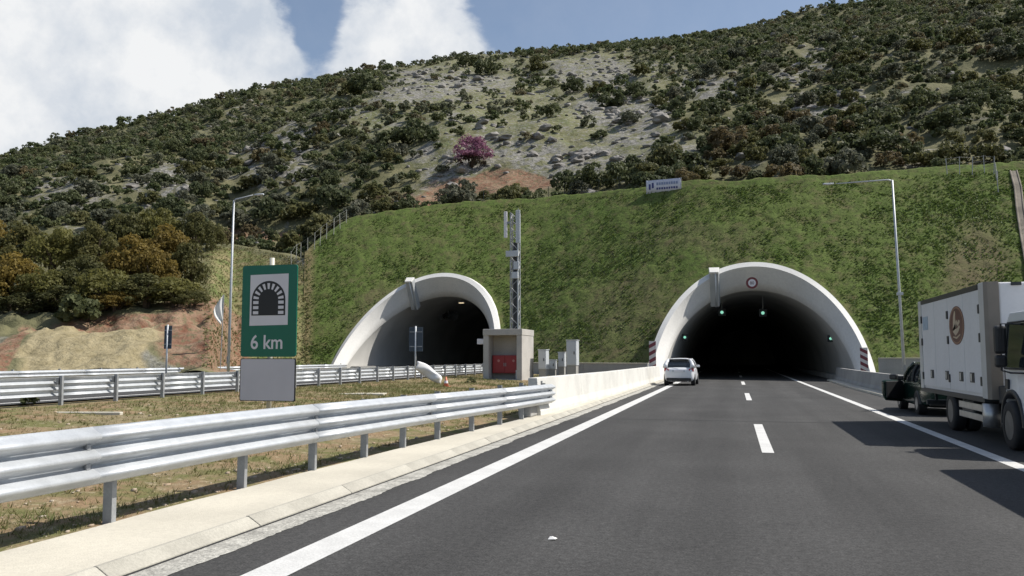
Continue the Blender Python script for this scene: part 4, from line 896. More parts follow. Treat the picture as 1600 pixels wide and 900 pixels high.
# ------------------------------------------------------------------ vehicles
M_rim = mat('wheel rim', (0.16, 0.165, 0.17), 0.45, metal=0.6, var=0.25, vscale=6)
M_rim2 = mat('alloy rim', (0.42, 0.43, 0.44), 0.35, metal=0.8, var=0.2, vscale=6)
def wheel(parent, x, y, r, w, rimm, side=-1):
    """tyre (part) with rim (sub-part); side -1: outer face towards -X"""
    prof = [(0.60, -0.5), (0.80, -0.5), (0.95, -0.44), (1.0, -0.30), (1.0, 0.30), (0.95, 0.44), (0.80, 0.5), (0.60, 0.5)]
    mb = MB(); n = 28
    mb.loft([[(w * b_, r * a * math.cos(2 * math.pi * k / n), r * a * math.sin(2 * math.pi * k / n)) for k in range(n)] for a, b_ in prof], closed=True)
    t = mb.build('wheel', M_black, parent, smooth=True); t.location = (x, y, r)
    mb = MB(); pr = [(0.62, -0.47), (0.56, -0.30), (0.36, -0.16), (0.30, -0.30), (0.16, -0.34), (0.02, -0.34)]
    mb.loft([[(-side * w * b_, r * a * math.cos(2 * math.pi * k / n), r * a * math.sin(2 * math.pi * k / n)) for k in range(n)] for a, b_ in pr], closed=True, cap=True)
    for k in range(8):
        an = math.pi * k / 4; mb.tube([(-side * w * -0.33, r * 0.45 * math.cos(an), r * 0.45 * math.sin(an)), (-side * w * -0.20, r * 0.45 * math.cos(an), r * 0.45 * math.sin(an))], r * 0.06, 6)
    mb.build('rim', rimm, t)
    return t

def lathe_car(name, label, cat, loc, paint, L_, W_, roof, belt, ww_r, ww_f, roof_r, roof_f, wheel_r, axr, axf, rimm, door_open=False, rz=0.0):
    """car facing +Y, rear bumper at y = 0; loc = rear centre on the road"""
    c = empty(name, loc, rz); tag(c, label, cat); hw = W_ / 2
    st = [(0.0, 0.42, 0.62, 0.86, 0.74), (0.05, 0.30, 0.60, 0.92, 0.84), (0.18, 0.24, 0.60, belt, 0.95), (0.5, 0.20, 0.6, belt + 0.01, 0.99), (1.2, 0.19, 0.6, belt, 1.0), (2.2, 0.19, 0.6, belt - 0.02, 1.0), (ww_f, 0.19, 0.58, belt - 0.02, 0.99), (L_ - 0.65, 0.19, 0.55, belt - 0.13, 0.96), (L_ - 0.2, 0.22, 0.5, belt - 0.26, 0.88), (L_ - 0.02, 0.3, 0.45, belt - 0.4, 0.72), (L_, 0.38, 0.45, belt - 0.45, 0.6)]
    rings = []
    for (y, zl, zm, zt, f) in st:
        a = hw * f
        half = [(0, zl), (a * 0.6, zl), (a * 0.93, zl + 0.03), (a * 0.99, zl + 0.16), (a, zm), (a * 0.985, zm + (zt - zm) * 0.6), (a * 0.93, zt - 0.02), (a * 0.80, zt + 0.012), (0, zt + 0.03)]
        ring = [(x, y, z) for x, z in half] + [(-x, y, z) for x, z in half[-2:0:-1]]
        rings.append(ring)
    mb = MB(); mb.loft(rings, closed=True, cap=True); body = mb.build('body', paint, c, smooth=True, subsurf=1)
    zb_, zr = belt - 0.01, roof; bw, tw = hw * 0.90, hw * 0.70
    def gh(x_in, y_in, z_in):  # greenhouse ring pieces
        return [(-bw + x_in, ww_r + y_in, zb_), (bw - x_in, ww_r + y_in, zb_), (bw - x_in, ww_f - y_in, zb_ - 0.02), (-bw + x_in, ww_f - y_in, zb_ - 0.02)], [(-tw + x_in, roof_r + y_in, zr - z_in - 0.05), (tw - x_in, roof_r + y_in, zr - z_in - 0.05), (tw - x_in, roof_f - y_in, zr - z_in - 0.02), (-tw + x_in, roof_f - y_in, zr - z_in - 0.02)]
    bot, top = gh(0.03, 0.03, 0.02)
    mids = [[tuple(np.array(a) * (1 - f) + np.array(b_) * f + np.array([np.sign(a[0]) * 0.045 * math.sin(math.pi * f), (0.05 if k > 1 else -0.05) * math.sin(math.pi * f), 0])) for k, (a, b_) in enumerate(zip(bot, top))] for f in (0, 0.33, 0.66, 1)]
    mb = MB(); mb.loft(mids, closed=True, cap=True); mb.build('glazing', M_glass, c, smooth=False)
    B, T = gh(0, 0, 0)
    for k, (a, b_) in enumerate(zip(B, T)):
        pts = []
        for f in (0, 0.33, 0.66, 1.0): pts.append(tuple(np.array(a) * (1 - f) + np.array(b_) * f + np.array([np.sign(a[0]) * (0.05 * math.sin(math.pi * f) - 0.01), (0.055 if k > 1 else -0.05) * math.sin(math.pi * f), 0])))
        mb = MB(); mb.tube(pts, [0.15, 0.12, 0.10, 0.09] if k < 2 else 0.05, 8); mb.build('pillar', paint, c, smooth=True)
    for sx in (-1, 1):
        yb = ww_r + (ww_f - ww_r) * 0.52; mb = MB(); mb.tube([(sx * (bw + 0.0), yb, zb_), (sx * ((bw + tw) / 2 + 0.04), yb, (zb_ + zr) / 2), (sx * tw, yb, zr - 0.04)], 0.04, 6); mb.build('pillar', M_bplast, c)
    ys = np.linspace(roof_r - 0.10, roof_f + 0.06, 7); rings = []
    for i, y in enumerate(ys):
        cr = 0.05 * math.sin(math.pi * (i + 0.6) / 7.2); e = tw + 0.04; rings.append([(-e, y, zr - 0.075), (-e * 0.96, y, zr - 0.03 + cr * 0.3), (-e * 0.6, y, zr - 0.012 + cr), (0, y, zr + cr), (e * 0.6, y, zr - 0.012 + cr), (e * 0.96, y, zr - 0.03 + cr * 0.3), (e, y, zr - 0.075)])
    mb = MB(); mb.loft(rings); o = mb.build('roof', paint, c, smooth=True); so = o.modifiers.new('s', 'SOLIDIFY'); so.thickness = 0.02; so.offset = -1
    for sx in (-1, 1):
        mb = MB(); mb.loft([[(sx * hw * a, y, z) for a, y, z in ((0.965, 0.20, belt - 0.06), (0.66, 0.015, belt - 0.08), (0.66, -0.005, belt - 0.20), (0.965, 0.17, belt - 0.24))], [(sx * hw * a, y + 0.12, z) for a, y, z in ((0.95, 0.20, belt - 0.06), (0.66, 0.015, belt - 0.08), (0.66, -0.005, belt - 0.20), (0.95, 0.17, belt - 0.24))]], closed=True, cap=True); mb.build('tail_lamp', M_red, c, bevel=0.015)
        mb = MB(); mb.box((sx * (hw + 0.06), ww_f - 0.35, belt + 0.05), (0.17, 0.09, 0.13)); mb.build('mirror', paint if not door_open else M_bplast, c, bevel=0.03)
        for ya in (axr, axf):
            mb = MB(); n = 20; r0, r1 = wheel_r * 1.02, wheel_r * 1.17
            mb.loft([[(sx * (hw * 0.80), ya + r1 * math.cos(math.pi * k / n), wheel_r + r1 * math.sin(math.pi * k / n)) for k in range(n + 1)], [(sx * (hw + 0.004), ya + r1 * math.cos(math.pi * k / n), wheel_r + r1 * math.sin(math.pi * k / n)) for k in range(n + 1)], [(sx * (hw + 0.004), ya + r0 * math.cos(math.pi * k / n), wheel_r + r0 * math.sin(math.pi * k / n)) for k in range(n + 1)]]); mb.build('wheel_arch', M_bplast, c, smooth=True)
            mb = MB(); mb.prism([(ya + r0 * math.cos(2 * math.pi * k / 24), wheel_r + r0 * math.sin(2 * math.pi * k / 24)) for k in range(24)], 0, sx * (hw * 0.75), sx * (hw + 0.001)); mb.build('arch_void', M_black, c)
            wheel(c, sx * (hw - 0.085), ya, wheel_r, 0.20, rimm, sx)
        mb = MB(); mb.bb((sx * hw - 0.012, axr + wheel_r + 0.35, belt - 0.16), (sx * hw + 0.02, axr + wheel_r + 0.53, belt - 0.12)); mb.build('door_handle', paint, c, bevel=0.008)
        mb = MB(); mb.box((sx * hw * 0.62, L_ - 0.16, 0.62), (0.32, 0.2, 0.14)); mb.build('headlight', M_cab, c, bevel=0.04)
    mb = MB(); mb.bb((-hw * 0.80, -0.03, 0.28), (hw * 0.80, 0.2, 0.44)); mb.build('rear_bumper_lower', M_bplast, c, bevel=0.04)
    mb = MB(); mb.bb((-0.36, -0.022, belt - 0.27), (0.36, 0.03, belt - 0.14)); pl = mb.build('plate_recess', M_cab if paint is M_wpaint else M_bplast, c, bevel=0.01)
    mb = MB(); mb.bb((-0.26, -0.03, belt - 0.26), (0.26, -0.0225, belt - 0.15)); mb.build('number_plate', M_signw, pl)
    mb = MB(); mb.tube([(0.1, -0.055, belt + 0.10), (-0.34, -0.015, belt + 0.03)], 0.012, 6); 
    w_ = mb.build('rear_wiper', M_bplast, c); w_.location = (0, ww_r + 0.02, 0)
    mb = MB(); mb.tube([(0.5, -0.03, 0.25), (0.5, 0.2, 0.25)], 0.035, 10); mb.build('exhaust', M_alu, c)
    if door_open:
        # driver's door swung out, hinged at its front edge on the left side
        hy = axf - wheel_r - 0.18; dl = 1.05; d = empty('front_door', (-hw - 0.0, hy, 0), R(-40)); d.parent = c
        mb = MB(); mb.prism([(0, 0.30), (0.0, 0.78), (-0.05, belt), (-dl, belt), (-dl, 0.55), (-dl + 0.12, 0.32), (-0.1, 0.26)], 0, -0.06, 0.05); mb.build('door_shell', paint, d, bevel=0.09)
        mb = MB(); mb.prism([(-0.06, 0.34), (-0.08, belt - 0.03), (-dl + 0.05, belt - 0.03), (-dl + 0.06, 0.40)], 0, 0.051, 0.10); mb.build('door_lining', M_bplast, d, bevel=0.05)
        mb = MB(); mb.box((-0.16, -0.16, belt + 0.08), (0.24, 0.14, 0.17)); mb.build('door_mirror', M_bplast, d, bevel=0.04)
    return c
car_y = 47.6
lathe_car('hatchback_car', 'white small hatchback driving towards the open tunnel beside the barrier', 'car', (-2.98, car_y, 0), M_wpaint, 3.9, 1.70, 1.50, 1.03, 0.14, 2.85, 0.50, 2.05, 0.30, 0.66, 3.15, M_rim2, rz=R(-1.5))
lathe_car('estate_car', 'dark green car parked with its driver door open behind the truck', 'car', (5.88, 25.2, 0), M_green, 4.3, 1.72, 1.47, 0.93, 0.30, 3.15, 0.75, 2.35, 0.31, 0.85, 3.45, M_rim2, door_open=True)

# --- white box truck, cab towards the camera
TX = 4.66; tr = empty('box_truck', (TX, 19.0, 0)); tag(tr, 'white box truck with round brown emblem parked on the hard shoulder', 'truck')
Y_ = lambda x: atX(x, 540, TX).y - 19.0
yb0, yb1 = Y_(1541), Y_(1437); zlo, zhi, BW = 0.86, 3.05, 2.32
M_box = mat('box panel white', (0.70, 0.70, 0.71), 0.42, var=0.05, vscale=1.2, fine=0.03, fscale=12)
mb = MB(); mb.bb((0.03, yb0 + 0.05, zlo), (BW - 0.03, yb1 - 0.05, zhi - 0.02)); bx = mb.build('box_body', M_box, tr)
edges = [Y_(x) for x in (1441.5, 1461, 1482, 1506, 1532)]
for i in range(4):
    y1, y0 = edges[i] - 0.012, edges[i + 1] + 0.012; mb = MB(); mb.bb((0.004, y0, zlo + 0.06), (0.0295, y1, zhi - 0.10)); pnl = mb.build('side_panel', M_box, bx, bevel=0.006)
    yl = Y_((1455, 1478, 1500, 1517)[i]); mb = MB(); mb.bb((-0.012, yl - 0.15, zlo + 0.26), (0.0035, yl + 0.13, zlo + 0.46)); mb.build('latch_recess', M_bplast, bx)
    mb = MB(); mb.bb((-0.03, yl - 0.05, zlo + 0.28), (-0.0125, yl + 0.03, zlo + 0.44)); mb.build('latch', M_alu, bx, bevel=0.006)
for yy in (edges[0], edges[2], edges[4]):
    for zz in (zlo + 0.30, zlo + 1.15, zhi - 0.48):
        mb = MB(); mb.bb((-0.022, yy - 0.05, zz - 0.09), (0.03, yy + 0.05, zz + 0.09)); mb.build('hinge', M_bplast, bx, bevel=0.008)
M_frame = mat('box frame', (0.55, 0.545, 0.52), 0.5, var=0.1)
mb = MB(); mb.bb((-0.01, yb0 + 0.02, zlo - 0.03), (0.06, edges[4] - 0.014, zhi + 0.02)); mb.build('corner_post', M_frame, bx, bevel=0.02)
mb = MB(); mb.prism([(-0.008, yb0 + 0.018), (0.05, yb0 - 0.05), (0.24, yb0 - 0.07), (0.24, yb0 + 0.018)], 2, zlo - 0.03, zhi + 0.02); mb.build('shaded_corner', mat('shaded corner taupe', (0.23, 0.20, 0.165), 0.5, var=0.1), bx)  # rounded front corner, its shade put into the taupe colour
mb = MB(); mb.bb((-0.008, edges[0] + 0.014, zlo - 0.02), (0.06, yb1, zhi + 0.0)); mb.build('corner_post', M_frame, bx, bevel=0.01)
mb = MB(); mb.bb((-0.014, edges[4] + 0.01, zhi - 0.095), (0.10, edges[0] - 0.01, zhi + 0.005)); mb.build('roof_rail', M_bplast, bx, bevel=0.01)
mb = MB(); mb.bb((0.24, yb0 - 0.055, zlo), (BW - 0.05, yb0 + 0.048, zhi)); mb.build('front_wall', M_box, bx, bevel=0.03)
mb = MB(); mb.bb((0.10, yb0 + 0.05, zhi - 0.018), (BW, yb1, zhi + 0.012)); mb.build('box_roof', M_frame, bx, bevel=0.01)
mb = MB(); mb.bb((-0.006, yb0 + 0.25, zlo - 0.10), (BW, yb1, zlo - 0.002)); mb.build('floor_beam', M_dark, bx)
mb = MB(); mb.bb((0.45, yb0 - 0.10, zhi - 0.06), (0.62, yb0 - 0.056, zhi + 0.0)); mb.build('marker_lamp', M_dark, bx)
mb = MB(); mb.bb((1.2, yb0 - 0.09, zhi - 0.42), (1.28, yb0 - 0.056, zhi - 0.32)); mb.build('vent_knob', M_dark, bx)
# round emblem: dark red-brown disc, pale ring and a cream script stroke
ec = atX(1494.5, 508.5, TX); ey, ez = ec.y - 19.0, ec.z; er = 0.415; ery = abs(Y_(1483) - Y_(1506)) / 2
def edisc(r, x0, x1, m, nm, par, rin=0.0):
    mb = MB(); n = 40
    for k in range(n):
        a, b_ = 2 * math.pi * k / n, 2 * math.pi * (k + 1) / n; ky = ery / er
        mb.prism([(ey + ky * r * math.cos(a), ez + r * math.sin(a)), (ey + ky * r * math.cos(b_), ez + r * math.sin(b_)), (ey + ky * rin * math.cos(b_), ez + rin * math.sin(b_)), (ey + ky * rin * math.cos(a), ez + rin * math.sin(a))] if rin else [(ey, ez), (ey + ky * r * math.cos(a), ez + r * math.sin(a)), (ey + ky * r * math.cos(b_), ez + r * math.sin(b_))], 0, x0, x1)
    return mb.build(nm, m, par)
emb = edisc(er, -0.004, 0.003, mat('emblem brown', (0.11, 0.025, 0.018), 0.45, var=0.25, vscale=4), 'emblem', bx)
edisc(er * 0.96, -0.0055, -0.0042, mat('emblem tan', (0.30, 0.16, 0.10), 0.45, var=0.1), 'emblem_ring', emb, rin=er * 0.88)
M_cream = mat('emblem cream', (0.52, 0.42, 0.30), 0.5, var=0.1)
def stroke(pts, wd):
    mb = MB(); rings = []
    for i, (u, v) in enumerate(pts):
        a = pts[max(i - 1, 0)]; b_ = pts[min(i + 1, len(pts) - 1)]; t = Vector((b_[0] - a[0], b_[1] - a[1])).normalized(); n = Vector((-t.y, t.x)) * wd[i]
        rings.append([(-0.0068, ey - (u + n.x) * ery / er, ez + v + n.y), (-0.0068, ey - (u - n.x) * ery / er, ez + v - n.y)])
    mb.loft(rings); mb.build('script_stroke', M_cream, emb)
stroke([(-0.06, 0.31), (-0.10, 0.18), (-0.11, 0.02), (-0.12, -0.10), (-0.05, -0.15), (0.08, -0.10), (0.18, -0.02)], [0.03, 0.06, 0.075, 0.09, 0.07, 0.05, 0.03])
stroke([(-0.20, -0.10), (-0.06, -0.02), (0.02, 0.08), (0.08, 0.02), (0.14, 0.07), (0.2, 0.08)], [0.02, 0.05, 0.045, 0.045, 0.05, 0.02])
stroke([(-0.20, -0.24), (0.0, -0.27), (0.2, -0.20)], [0.012, 0.022, 0.012])
mb = MB(); mb.bb((-0.0035, Y_(1451), zhi - 0.75), (0.003, Y_(1443.5), zhi - 0.42)); mb.build('blue_sticker', mat('pale blue sticker', (0.36, 0.46, 0.56), 0.5, var=0.2, vscale=8), bx)
# chassis, side guard, wheels
mb = MB(); mb.bb((0.72, -3.3, 0.55), (0.88, yb1 - 0.1, 0.755)); mb.bb((BW - 0.88, -3.3, 0.55), (BW - 0.72, yb1 - 0.1, 0.755)); mb.build('chassis_rails', M_dark, tr)
mb = MB(); mb.bb((0.06, -0.0, 0.40), (0.5, 0.9, 0.74)); mb.build('fuel_tank', M_dark, tr, bevel=0.05)
ygA, ygB = Y_(1534), Y_(1492)
for z0, z1 in ((0.37, 0.50), (0.56, 0.70)): mb = MB(); mb.bb((0.03, ygA, z0), (0.06, ygB, z1)); mb.build('side_guard_rail', M_alu, tr, bevel=0.01)
for yy in (ygA + 0.3, ygB - 0.3): mb = MB(); mb.bb((0.062, yy - 0.03, 0.36), (0.11, yy + 0.03, 0.757)); mb.build('guard_bracket', M_dark, tr)
mb = MB(); mb.tube([(0.09, Y_(1536), 0.30), (0.09, Y_(1536), 0.74)], 0.15, 14); mb.build('air_tank', M_alu, tr, smooth=True)
mb = MB(); mb.bb((0.1, yb1 - 0.12, 0.42), (BW - 0.1, yb1 - 0.02, 0.54)); mb.build('rear_underrun_bar', M_dark, tr, bevel=0.01)
mb = MB(); mb.bb((0.3, yb1 - 0.1, 0.54), (0.36, yb1 - 0.04, 0.755)); mb.build('bar_bracket', M_dark, tr)
for sx, x in ((-1, 0.15), (1, BW - 0.15)):
    wheel(tr, x, 20.73 - 19.0, 0.43, 0.27, M_rim, sx); wheel(tr, x, 16.63 - 19.0, 0.43, 0.25, M_rim, sx)
wheel(tr, 0.45, 20.73 - 19.0, 0.43, 0.26, M_rim, -1)
mb = MB(); mb.tube([(0.1, 20.73 - 19.0, 0.43), (BW - 0.1, 20.73 - 19.0, 0.43)], 0.1, 10); mb.build('axle', M_dark, tr)
n = 16; mb = MB(); mb.loft([[(x, 20.73 - 19.0 + 0.52 * math.cos(math.pi * k / n), 0.43 + 0.40 * math.sin(math.pi * k / n)) for k in range(n + 1)] for x in (0.06, 0.62)]); mb.build('mudguard', M_bplast, tr, smooth=True)
# cab: side profile lofted over the width
yc1, yc0 = Y_(1557.5), 15.15 - 19.0; zc0, zct = 0.62, 2.44
prof = [(yc1, zc0 + 0.18), (yc1, zct - 0.12), (yc1 - 0.12, zct), (yc0 + 0.75, zct), (yc0 + 0.45, zct - 0.1), (yc0 + 0.10, 1.50), (yc0 + 0.02, 1.2), (yc0, 0.5), (yc0 + 0.25, 0.42)]
fy, fr = 16.63 - 19.0, 0.56
archp = [(fy - fr * math.cos(math.pi * k / 12), 0.43 + fr * math.sin(math.pi * k / 12)) for k in range(13)]
prof2 = prof + [(a, z) for a, z in archp if z > 0.42 and a < yc1 - 0.02]
CW0, CW1 = 0.10, BW - 0.10
rings = []
for x, ins in ((CW0, 0.10), (CW0 + 0.03, 0.04), (CW0 + 0.12, 0.0), (CW1 - 0.12, 0.0), (CW1 - 0.03, 0.04), (CW1, 0.10)):
    cy_, cz_ = (yc0 + yc1) / 2, 1.5; rings.append([(x + (0.10 * max(0, (z - 1.5)) if x < 1 else -0.10 * max(0, (z - 1.5))), cy_ + (a - cy_) * (1 - ins * 0.12), cz_ + (z - cz_) * (1 - ins * 0.12)) for a, z in prof2])
mb = MB(); mb.loft(rings, closed=True, cap=True); mb.build('cab', M_wpaint, tr, bevel=0.02)
xw = lambda z: CW0 - 0.012 + 0.10 * max(0, z - 1.5)
mb = MB(); pw = [(yc1 - 0.13, 1.45), (yc1 - 0.16, 2.22), (yc0 + 0.62, 2.22), (yc0 + 0.28, 1.45)]; mb.add([(xw(z), a, z) for a, z in pw] + [(xw(z) + 0.008, a, z) for a, z in pw], [(0, 1, 2, 3), (4, 7, 6, 5), (0, 4, 5, 1), (1, 5, 6, 2), (2, 6, 7, 3), (3, 7, 4, 0)]); mb.build('side_window', M_glass, tr)
mb = MB(); mb.tube([(xw(z) - 0.005, a, z) for a, z in [(yc1 - 0.11, 1.43), (yc1 - 0.14, 2.25), (yc0 + 0.60, 2.25), (yc0 + 0.25, 1.43), (yc1 - 0.11, 1.43)]], 0.02, 6); mb.build('window_seal', M_bplast, tr)
mb = MB(); mb.tube([(xw(z) + 0.004, a, z) for a, z in [(yc1 - 0.07, 1.40), (yc1 - 0.07, 1.05), (yc1 - 0.3, 1.02)]], 0.008, 5); mb.build('door_seam', M_bplast, tr)
mb = MB(); mb.bb((CW0 - 0.03, yc1 - 0.27, 1.06), (CW0 + 0.01, yc1 - 0.12, 1.24)); mb.build('door_handle', M_bplast, tr, bevel=0.015)
mb = MB(); mb.add([(CW0 + 0.14 + 0.05, yc0 + 0.06, 1.52), (CW1 - 0.19, yc0 + 0.06, 1.52), (CW1 - 0.24, yc0 + 0.40, zct - 0.14), (CW0 + 0.24, yc0 + 0.40, zct - 0.14)], [(0, 1, 2, 3)]); o = mb.build('windscreen', M_glass, tr); so = o.modifiers.new('s', 'SOLIDIFY'); so.thickness = 0.05; so.offset = 0
mb = MB(); mb.bb((CW0 - 0.02, yc0 - 0.06, 0.36), (CW1 + 0.02, yc0 + 0.3, 0.72)); mb.build('bumper', M_bplast, tr, bevel=0.05)
for x in (CW0 + 0.25, CW1 - 0.25): mb = MB(); mb.box((x, yc0 - 0.03, 0.82), (0.34, 0.1, 0.18)); mb.build('headlight', M_cab, tr, bevel=0.03)
n = 18; mb = MB(); mb.loft([[(x, fy + rr * math.cos(math.pi * k / n), 0.43 + rr * math.sin(math.pi * k / n)) for k in range(n + 1)] for x, rr in ((CW0 + 0.5, 0.55), (CW0 - 0.03, 0.55), (CW0 - 0.03, 0.62), (CW0 + 0.02, 0.64))]); mb.build('wheel_arch', M_bplast, tr, smooth=True)
ym = Y_(1572)
mb = MB(); mb.box((CW0 - 0.20, ym - 0.02, 1.94), (0.20, 0.13, 0.50)); mir = mb.build('mirror', M_bplast, tr, bevel=0.05)
mb = MB(); mb.box((CW0 - 0.20, ym - 0.02, 1.56), (0.20, 0.13, 0.22)); mb.build('lower_mirror', M_bplast, tr, bevel=0.05)
mb = MB(); mb.tube([(CW0 + 0.05, ym - 0.35, 2.2), (CW0 - 0.2, ym - 0.10, 2.22), (CW0 - 0.2, ym - 0.04, 1.4), (CW0 - 0.1, ym - 0.2, 1.36), (CW0 + 0.0, ym - 0.55, 1.36)], 0.018, 6); mb.build('mirror_arm', M_bplast, tr)
mb = MB(); mb.bb((CW0 + 0.05, yc1 + 0.01, 0.76), (CW1 - 0.05, yb0 - 0.08, 1.1)); mb.build('engine_tunnel', M_dark, tr, bevel=0.03)
mb = MB(); mb.bb((CW0 + 0.06, yc1 + 0.004, 1.1), (CW0 + 0.12, yc1 + 0.05, zct - 0.2)); mb.build('air_intake', mat('blue black plastic', (0.02, 0.03, 0.05), 0.4, var=0.1), tr)

# --- panel van standing next in the row on the shoulder (only its shadow reaches the picture)
VX0 = 4.7; vn = empty('panel_van', (VX0, 8.6, 0)); tag(vn, 'white panel van parked in front of the box truck', 'van')
vp = [(5.6, 0.35), (5.6, 2.42), (5.5, 2.5), (1.7, 2.5), (1.35, 2.4), (0.75, 1.5), (0.1, 1.15), (0.0, 0.9), (0.0, 0.35)]
mb = MB(); mb.loft([[(x, y, z) for y, z in vp] for x in (0.0, 0.06, 1.94, 2.0)], closed=True, cap=True); mb.build('body', M_wpaint, vn, bevel=0.05)
mb = MB(); mb.add([(0.12, 1.31, 2.36), (1.88, 1.31, 2.36), (1.88, 0.75, 1.53), (0.12, 0.75, 1.53)], [(0, 1, 2, 3)]); o = mb.build('windscreen', M_glass, vn); so = o.modifiers.new('s', 'SOLIDIFY'); so.thickness = 0.06; so.offset = 0
mb = MB(); mb.prism([(1.0, 1.5), (1.5, 2.2), (2.3, 2.2), (2.3, 1.5)], 0, -0.012, 0.0); mb.build('side_window', M_glass, vn)
for sx, x in ((-1, 0.13), (1, 1.87)):
    for y in (0.95, 4.5): wheel(vn, x, y, 0.34, 0.22, M_rim, sx)
mb = MB(); mb.box((-0.12, 1.0, 1.6), (0.2, 0.14, 0.3)); mb.build('mirror', M_bplast, vn, bevel=0.04)
# ------------------------------------------------------------------ vegetation
def leaf_quads(P, Nn, size, rg):
    """one bent-free leaf quad at every point P, facing roughly Nn"""
    n = len(P); Nn = Nn + rg.normal(0, 0.55, (n, 3)); Nn /= np.linalg.norm(Nn, axis=1)[:, None]
    t = np.cross(Nn, rg.normal(0, 1, (n, 3))); t /= np.linalg.norm(t, axis=1)[:, None]; b_ = np.cross(Nn, t)
    s = (size * rg.uniform(0.6, 1.4, n))[:, None]; l = s * rg.uniform(0.8, 1.5, (n, 1))
    V = np.stack([P - t * s * 0.5, P + b_ * l * -0.5, P + t * s * 0.5, P + b_ * l * 0.6], 1).reshape(-1, 3)
    return V, np.arange(4 * n).reshape(n, 4)
def bush_points(rg, n, rx, rz, nclump, zmin=-0.05, flat=1.0):
    """leaf positions on many small clumps spread through a crown of half width rx and height rz"""
    th = rg.uniform(0, 2 * np.pi, nclump); u = rg.uniform(0, 1, nclump) ** 0.5; ph = rg.uniform(0.02, 1, nclump)
    c = np.stack([np.cos(th) * u * rx * 0.78, np.sin(th) * u * rx * 0.78, rz * (0.14 + 0.74 * np.sqrt(np.clip(1 - u * u * 0.85, 0, 1)) * ph ** 0.6)], 1)
    cr = rg.uniform(0.16, 0.34, nclump) * rx * (1.05 - 0.35 * u)
    w = cr ** 2; k = rg.choice(nclump, n, p=w / w.sum()); d = rg.normal(0, 1, (n, 3)); d /= np.linalg.norm(d, axis=1)[:, None]; d[:, 2] = np.where(rg.random(n) < 0.6, np.abs(d[:, 2]), d[:, 2])
    P = c[k] + d * (cr[k] * rg.uniform(0.75, 1.08, n))[:, None] * np.array([1, 1, 0.85]); P[:, 2] = np.maximum(P[:, 2], zmin * rz + rg.uniform(0, 0.12, n) * rz)
    return P, d, k
def stems(rg, rx, rz, n=5, r=0.05):
    mb = MB()
    for i in range(n):
        a = rg.uniform(0, 2 * math.pi); q = rg.uniform(0.25, 0.6) * rx; e = (q * math.cos(a), q * math.sin(a), rz * rg.uniform(0.45, 0.7)); mb.tube([(0.05 * math.cos(a), 0.05 * math.sin(a), -0.3), (e[0] * 0.4, e[1] * 0.4, e[2] * 0.5), e], [r, r * 0.7, r * 0.3], 5)
    return mb
def crown_mesh(name, rg, n, rx, rz, nclump, size, zmin=-0.05):
    P, d, k = bush_points(rg, n, rx, rz, nclump, zmin); V, Q = leaf_quads(P, d, size, rg); me = npmesh(name, V, Q); cv = rg.random(nclump)
    set_attr(me, 'lf', np.repeat(np.clip(0.75 * cv[k] + 0.4 * rg.random(n) - 0.07, 0, 1), 4)); return me
KINDS_ = {
 'dark':  ([(0.062, 0.076, 0.037), (0.090, 0.106, 0.049), (0.12, 0.134, 0.062)], 'dark evergreen shrub growing on the rocky hillside', 'dark evergreen shrubs'),
 'olive': ([(0.090, 0.092, 0.038), (0.122, 0.124, 0.050), (0.155, 0.150, 0.062)], 'olive green rounded shrub growing on the rocky hillside', 'olive green shrubs'),
 'grey':  ([(0.098, 0.108, 0.072), (0.130, 0.136, 0.094), (0.165, 0.165, 0.118)], 'grey green shrub growing on the rocky hillside', 'grey green shrubs'),
 'rust':  ([(0.115, 0.092, 0.052), (0.145, 0.115, 0.060), (0.17, 0.145, 0.07)], 'brownish rust tinted shrub growing on the rocky hillside', 'rust tinted shrubs'),
}
for k_, v_ in KINDS_.items(): leaf_mat('leaf ' + k_, v_[0])
rgb = np.random.default_rng(21)
shrub_meshes = {}
for k_ in KINDS_:
    for i in range(4):
        rx, rz = 1.0, rgb.uniform(0.95, 1.35); me = crown_mesh('shrub', rgb, 1150, rx, rz, int(rgb.integers(18, 34)), 0.115); me.materials.append(MATS['leaf ' + k_])
        shrub_meshes[(k_, i)] = me
# scatter over the hill
def scatter(n):
    q = rgb.uniform(-0.72, 0.72, n); D = np.sqrt(rgb.uniform(66 ** 2, 246 ** 2, n)); K, KZ = knots(q); ok = (D > K[:, 4] + 3.0) & (D < K[:, 7] + 6); q, D = q[ok], D[ok]
    X, Y = to_XY(q, D); Z = hill_z(q, D); return X, Y, Z, D
X, Y, Z, D = scatter(13000); px, py = project(X, Y, Z); mead, red, rock = zones(X, Y, Z)
P2 = np.stack([X, Y], 1); dn = vnoise(P2, 0.045, 12.0, 3)
prob = 0.97 + 0.30 * dn - 0.72 * mead - 0.9 * red - 0.45 * rock; prob = np.where((px > 900) & (py > 200), prob + 0.2, prob)
size = 0.85 + 1.25 * rgb.random(len(X)) ** 2.2 + 0.2 * np.clip(dn, -1, 1); size *= np.where(mead > 0.5, 0.8, 1.0); size *= np.where((py > 215) & (px > 880) & (mead < 0.3), 1.3, 1.0)
order = rgb.permutation(len(X)); grid = {}; sel = []
for i in order:
    if rgb.random() > prob[i]: continue
    r_ = size[i]; gx, gy = int(X[i] // 3), int(Y[i] // 3); bad = False
    for a in range(-1, 2):
        for b_ in range(-1, 2):
            for j in grid.get((gx + a, gy + b_), ()):
                if (X[i] - X[j]) ** 2 + (Y[i] - Y[j]) ** 2 < (0.57 * (r_ + size[j])) ** 2: bad = True; break
    if not bad: grid.setdefault((gx, gy), []).append(i); sel.append(i)
